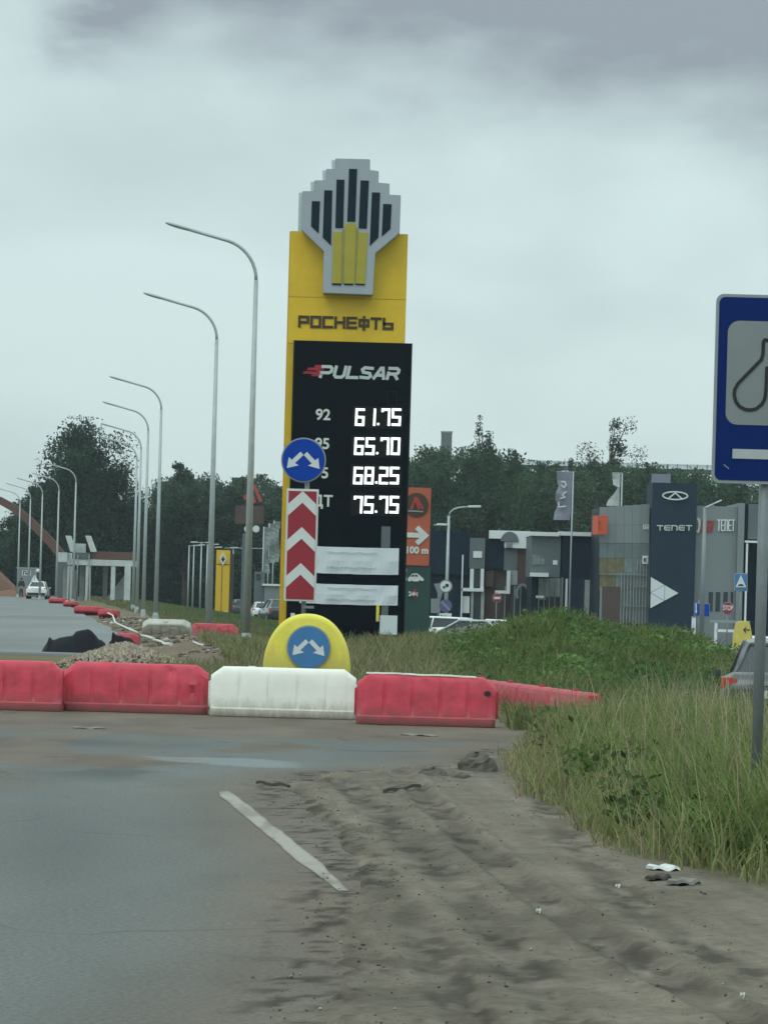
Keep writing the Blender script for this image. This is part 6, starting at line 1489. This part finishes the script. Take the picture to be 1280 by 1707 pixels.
# gravel heap
def gravel(px, py, D, a, b, h_, n, seed):
    rs = np.random.RandomState(seed); x0, _ = W(px, py, D)
    zg = Hs(x0, D); heap('soil_mound', x0, D, zg, a * 1.15, b * 1.1, h_, M_soil, seed)
    u = rs.randn(n) * .42; v = rs.randn(n) * .42; r = np.hypot(u, v); k = r < 1.02; u, v, r = u[k], v[k], r[k]; m_ = len(u)
    C0 = np.stack([x0 + u * a, D + v * b, zg + h_ * np.maximum(0, 1 - r ** 1.6) * (.8 + .48 * fbm(u * 2.2 + seed, v * 2.2 + seed, 4)) + .02], 1)
    O = np.array([(1, 0, 0), (-1, 0, 0), (0, 1, 0), (0, -1, 0), (0, 0, 1), (0, 0, -1)], float)
    Fo = np.array([(0, 2, 4), (2, 1, 4), (1, 3, 4), (3, 0, 4), (2, 0, 5), (1, 2, 5), (3, 1, 5), (0, 3, 5)])
    S = (.022 + .028 * rs.rand(m_))[:, None, None] * (1 + .35 * rs.randn(m_, 6, 1)).clip(.5, 1.6)
    A = rs.rand(m_) * 6.28; ca, sa = np.cos(A), np.sin(A); R_ = np.stack([np.stack([ca, -sa, 0 * ca], 1), np.stack([sa, ca, 0 * ca], 1), np.stack([0 * ca, 0 * ca, 1 + 0 * ca], 1)], 1)
    V_ = np.einsum('nij,nkj->nki', R_, O[None] * S) + C0[:, None, :]
    col = np.array((.24, .20, .15)) * (.5 + 1.1 * rs.rand(m_, 1)) * (1 + .1 * rs.randn(m_, 3))
    o = np_obj('gravel', V_.reshape(-1, 3), (np.arange(m_)[:, None, None] * 6 + Fo[None]).reshape(-1, 3), M_stone, np.repeat(col[:, None], 6, 1).reshape(-1, 3))
    tag(o, 'heap of brown and grey gravel behind the dented red barrier', 'gravel', kind='stuff')
gravel(205, 1092, 67.5, 1.25, 1.6, .36, 5200, 3)
# pale strips and litter along the verge
def strip(label, pts, D0, D1, r=.045, m=M_strip, name='plastic_strip', cat='strip'):
    P3 = []
    for i, (a, b) in enumerate(pts):
        D = D0 + (D1 - D0) * i / (len(pts) - 1); x, z = W(a, b, D); P3.append((x, D, max(z, Hs(x, D) + .02)))
    o0 = P3[0]; mb = MB(); mb.tube([(p[0] - o0[0], p[1] - o0[1], p[2] - o0[2]) for p in P3], [r * (.7 + .6 * random.random()) for _ in P3], 7)
    o = mb.build(name, m, None); o.location = o0; tag(o, label, cat)
strip('long pale plastic strip curling along the far road edge', [(180, 1022), (188, 1026), (192, 1038), (205, 1044), (218, 1050), (229, 1054)], 118, 92, .032)
strip('short pale plastic strip between the two curled ones', [(233, 1059), (244, 1061), (256, 1065)], 92, 88, .035)
strip('curled white plastic strip lying above the gravel heap', [(257, 1067), (266, 1069), (275, 1075), (285, 1079)], 88, 82, .038)
strip('small white scrap left of the nearest street lamp', [(321, 1090), (330, 1093), (341, 1094)], 82, 80, .025)
strip('white scrap lying by the lamp foot near the overpass piers', [(111, 1003), (115, 1006), (119, 1007)], 232, 226, .12)
def on_ground(px, py, z=.02): x, y = G(px, py, z); return x, y, z
def plank(label, a, b, w, h, m, name='wooden_stick', cat='stick', z=.03):
    xa_, ya_, _ = on_ground(*a, z); xb_, yb2, _ = on_ground(*b, z); Ln = math.hypot(xb_ - xa_, yb2 - ya_)
    mb = MB(); n = 8; rings = []
    for i in range(n + 1):
        t_ = i / n; x = (t_ - .5) * Ln; ww = w * (.6 + .4 * math.sin(math.pi * t_)) * (.85 + .3 * random.random()); zz = .01 * math.sin(i * 1.3)
        rings.append([(x, -ww / 2, 0 + zz), (x, ww / 2, 0 + zz), (x, ww / 2 * .8, h + zz), (x, -ww / 2 * .8, h + zz)])
    mb.loft(rings); o = mb.build(name, m, None); o.location = ((xa_ + xb_) / 2, (ya_ + yb2) / 2, z); o.rotation_euler = (0, 0, math.atan2(yb2 - ya_, xb_ - xa_)); tag(o, label, cat); return o
M_wood = mat('dark_wet_wood', (.055, .045, .035), .8, 0, .2, 8); M_slab = mat('grey_debris', (.17, .165, .15), .85, 0, .2, 6)
plank('dark stick lying on the broken asphalt above the lane line', (428, 1307), (482, 1312), .05, .025, M_wood)
plank('thin dark stick pressed in the dirt near the grass', (640, 1322), (700, 1312), .04, .03, M_wood)
plank('pale flat board on the dirt below the grass edge', (1083, 1449), (1127, 1449), .20, .02, M_strip, 'broken_board', 'board', z=.035)
plank('grey slab of debris right of the pale board', (1120, 1474), (1158, 1471), .16, .02, M_slab, 'debris_slab', 'debris', z=.035)
plank('small dark slab under the pale board', (1082, 1467), (1112, 1463), .10, .02, M_wood, 'debris_slab', 'debris', z=.035)
plank('pale worn strip on the road before the dented red barrier', (122, 1213), (178, 1214), .25, .006, M_slab, 'flat_scrap', 'scrap', z=.012)
plank('pale worn scrap on the road before the torn barrier', (668, 1224), (726, 1227), .25, .006, M_slab, 'flat_scrap', 'scrap', z=.012)
for px, py, lb in ((898, 1520, 'small white scrap in the middle of the dirt'), (1238, 1661, 'white crumb of litter near the bottom right corner'), (1030, 1479, 'pale pebble-sized scrap left of the grey slab')):
    plank(lb, (px - 4, py), (px + 4, py), 0.035, .006, M_litter, 'litter_scrap', 'litter', z=.06)
# clods of earth at the corner of the verge
def clod(label, px, py, a, b, h_, seed, m=None):
    x, y = G(px, py, 0); n = 14; vs = []; fs = []; r_ = []
    for j in range(8):
        ph = math.pi / 2 * j / 7; ring = []
        for i in range(n):
            th = 2 * math.pi * i / n; f = .75 + .6 * float(fbm(math.cos(th) * 1.6 + seed, math.sin(th) * 1.6 + ph * 2 + seed, 3))
            ring.append((a * math.cos(ph) * math.cos(th) * f, b * math.cos(ph) * math.sin(th) * f, -.02 + h_ * math.sin(ph) * f))
        r_.append(ring)
    mb = MB(); mb.loft(r_, smooth=False); o = mb.build('earth_clod', m or M_soild, None); o.location = (x, y, float(H(x, y)) + .0); tag(o, label, 'clod', 'clods of earth at the verge corner')
M_soild = mat('dark_clod', (.085, .075, .06), .95, 0, .35, 8, .8, 25)
clod('dark clod of earth, left of the two at the verge corner', 722, 1297, .16, .3, .11, 1); clod('largest crusty clod at the corner of the grass verge', 796, 1288, .20, .5, .20, 2)
clod('small clod just below the largest one', 770, 1300, .10, .2, .08, 3)
# loose crumbs scattered over the dirt and the broken edge
n = 18000; P = np.stack([RS.uniform(-1.4, 4.2, n), RS.uniform(13.5, 49, n)], 1); _, ds_ = dirt_z(P[:, 0], P[:, 1]); gs_ = sdf(P[:, 0], P[:, 1], GRZ)
cl_ = sm(.50, .68, fbm(P[:, 0] * 1.6 + 4, P[:, 1] * .8)); pr = np.exp(-((ds_ - .05) / .22) ** 2) * 1.0 + .35 * cl_
for R_ in RUTS: pr = pr + .5 * np.exp(-((seg_d(P[:, 0], P[:, 1], R_) - .22) / .12) ** 2)
ok = (RS.rand(n) < pr * .7) & (ds_ > -.35) & (gs_ < .3); P = P[ok]; dz_, dsp = dirt_z(P[:, 0], P[:, 1]); m_ = len(P)
C0 = np.stack([P[:, 0], P[:, 1], np.maximum(H(P[:, 0], P[:, 1]) + dz_, .004) + .004], 1)
O = np.array([(1, 0, 0), (-1, 0, 0), (0, 1, 0), (0, -1, 0), (0, 0, .7), (0, 0, -.6)], float)
Fo = np.array([(0, 2, 4), (2, 1, 4), (1, 3, 4), (3, 0, 4), (2, 0, 5), (1, 2, 5), (3, 1, 5), (0, 3, 5)])
S = (.003 + .010 * RS.rand(m_) ** 5)[:, None, None] * (1 + .35 * RS.randn(m_, 6, 1)).clip(.4, 1.8)
A = RS.rand(m_) * 6.28; V_ = O[None] * S; V_ = np.stack([V_[..., 0] * np.cos(A)[:, None] - V_[..., 1] * np.sin(A)[:, None], V_[..., 0] * np.sin(A)[:, None] + V_[..., 1] * np.cos(A)[:, None], V_[..., 2]], -1) + C0[:, None]
col = np.where(RS.rand(m_, 1) < .12, np.array([[.26, .24, .20]]), np.array([[.11, .098, .08]])) * (.6 + .8 * RS.rand(m_, 1))
o = np_obj('loose_crumbs', V_.reshape(-1, 3), (np.arange(m_)[:, None, None] * 6 + Fo[None]).reshape(-1, 3), M_stone, np.repeat(col[:, None], 6, 1).reshape(-1, 3)); tag(o, 'crumbs of dirt and small stones strewn over the verge', 'stones', kind='stuff')

n = 2600; yy = RS.uniform(68, 150, n) ; xx = XL(yy) + RS.uniform(-2.9, 2.6, n) + .5; ok = RS.rand(n) < sm(.42, .6, fbm(xx * 1.1, yy * .4)) ; P = np.stack([xx, yy], 1)[ok]; m_ = len(P)
C0 = np.stack([P[:, 0], P[:, 1], H(P[:, 0], P[:, 1]) + .01], 1); S = (.025 + .10 * RS.rand(m_) ** 3)[:, None, None] * (1 + .35 * RS.randn(m_, 6, 1)).clip(.4, 1.8); V_ = O[None] * S + C0[:, None]
col = np.where(RS.rand(m_, 1) < .15, np.array([[.34, .33, .30]]), np.array([[.12, .095, .07]])) * (.6 + .8 * RS.rand(m_, 1))
o = np_obj('soil_rubble', V_.reshape(-1, 3), (np.arange(m_)[:, None, None] * 6 + Fo[None]).reshape(-1, 3), M_stone, np.repeat(col[:, None], 6, 1).reshape(-1, 3)); tag(o, 'rubble and clods of brown soil along the edge of the far road', 'rubble', kind='stuff')

# yellow dome with a black arrow near the stop sign
D = 120; s = F / D; x0, _ = W(1237, 1058, D); zg = Hs(x0, D)
t = thing('dome_bollard', 'narrow yellow bollard with a small black arrow and red stain near the stop sign', 'bollard', (x0, D, zg))
def Q4(px, py): a, b = W(px, py, D); return (a - x0, b - zg)
p_ = [Q4(1222, 1083), Q4(1221.5, 1060), Q4(1226, 1041), Q4(1229, 1035.5), Q4(1246, 1035), Q4(1250, 1042), Q4(1253, 1060), Q4(1253, 1083)]
p_ = [(p_[0][0], -.1)] + p_[1:-1] + [(p_[-1][0], -.1)]
mb = MB(); mb.prism(p_, -.15, .15); mb.build('shell', mat('yellow_bollard', (.62, .52, .12), .5, 0, .12, 5), t, .04)
mb = MB(); mb.stroke([Q4(1248, 1050), Q4(1239.5, 1050)], .03, -.17, -.15); mb.stroke([Q4(1242, 1046.5), Q4(1239, 1050), Q4(1242, 1054)], .03, -.173, -.15); mb.build('arrow', M_black, t)
mb = MB(); mb.prism([Q4(1231, 1079), Q4(1238, 1071), Q4(1247, 1068), Q4(1248, 1075), Q4(1240, 1081)], -.165, -.15); mb.build('red_stain', mat('orange_stain', (.50, .14, .06), .6), t)

# ------------------------------------------------------------------ big blue service sign, cut by the right edge
D = 26.0; s = F / D; x0, _ = W(1274, 1000, D); zg = Hs(x0, D)
t = thing('service_sign', 'large blue roadside sign with a black bulb-shaped outline, cut by the right picture edge', 'road sign', (x0, D, zg))
def Q5(px, py): a, b = W(px, py, D); return (a - x0, b - zg)
def rrect(x_0, z_0, x_1, z_1, r, n=8):
    P_ = []
    for cx_2, cz_2, a0 in ((x_1 - r, z_1 - r, 0), (x_0 + r, z_1 - r, 90), (x_0 + r, z_0 + r, 180), (x_1 - r, z_0 + r, 270)):
        for k in range(n + 1): a = math.radians(a0 + 90 * k / n); P_.append((cx_2 + r * math.cos(a), cz_2 + r * math.sin(a)))
    return P_
xl_ = Q5(1188.5, 645)[0]; xc5 = Q5(1287, 645)[0]; xr_ = 2 * xc5 - xl_; zt5 = Q5(1287, 493)[1] + .0; zb5 = Q5(1287, 808)[1]
yf = -.06
mb = MB(); mb.prism(rrect(xl_, zb5, xr_, zt5, .055), yf - .012, yf + .012); mb.build('sign_plate', M_signg, t)
mb = MB(); mb.prism(rrect(xl_ + .022, zb5 + .022, xr_ - .022, zt5 - .022, .045), yf - .016, yf - .010); mb.build('blue_field', M_bigblue, t)
q0 = Q5(1209.5, 620)[0]; zt6 = Q5(1245, 536)[1]; zb6 = Q5(1240, 709)[1]
mb = MB(); mb.prism(rrect(q0, zb6, 2 * xc5 - q0, zt6, .085), yf - .020, yf - .014); mb.build('white_square', mat('sign_retro_white', (.22, .245, .25), .5, 0, .08, 2), t)
def Z4(X_, Y_): return Q5(1160 + X_ / 4.267, 460 + Y_ / 4.267)
half = [(512, 460), (480, 460), (471, 475), (468, 560), (455, 600), (290, 770), (268, 810), (264, 850), (275, 895), (300, 930), (340, 952), (380, 957), (420, 948), (460, 915), (480, 880), (488, 830), (496, 660), (503, 653)]
hp = [Z4(*p) for p in half]; hp[0] = (xc5, hp[1][1]); hp[-1] = (xc5, hp[-1][1])
full = hp + [(2 * xc5 - a, b) for a, b in hp[::-1][1:-1]]
mb = MB(); mb.stroke(full, .024, yf - .026, yf - .018, True); mb.build('black_outline', M_black, t)
a = Q5(1219, 757); b = Q5(1219, 771.5); mb = MB(); mb.box((xc5, yf - .019, (Q5(1245, 750)[1] + Q5(1245, 765)[1]) / 2), (2 * (xc5 - a[0]), .006, 16 / s)); mb.build('white_bar', mat('bar_white', (.42, .46, .46), .5, 0, .06, 3), t)
mb = MB(); mb.stroke([Z4(192, 1345), Z4(225, 1372)], .007, yf - .0185, yf - .015); mb.build('scratch', M_signg, t)
pp = Q5(1273, 850)[0]; mb = MB(); mb.tube([(pp, .0, -.3), (pp, 0, zt5 - .1)], .040, 16); mb.build('post', M_post, t)
for z_ in (zt5 - .25, zb5 + .25): mb = MB(); mb.box((pp, -.02, z_), (.35, .04, .04)); mb.build('clamp_bar', M_post, t)
# ------------------------------------------------------------------ air
hz = MB(); hz.box((0, 0, 14.5), (3600, 3600, 34))
o = hz.build('haze', None, None); tag(o, 'thin grey haze of an overcast day', 'haze', kind='stuff')
mh = bpy.data.materials.new('haze_air'); mh.use_nodes = True; mh.node_tree.nodes.clear()
pv = mh.node_tree.nodes.new('ShaderNodeVolumePrincipled'); pv.inputs['Color'].default_value = (.80, .92, .97, 1); pv.inputs['Density'].default_value = .00017; pv.inputs['Anisotropy'].default_value = .2
ou = mh.node_tree.nodes.new('ShaderNodeOutputMaterial'); mh.node_tree.links.new(pv.outputs[0], ou.inputs['Volume']); o.data.materials.append(mh)
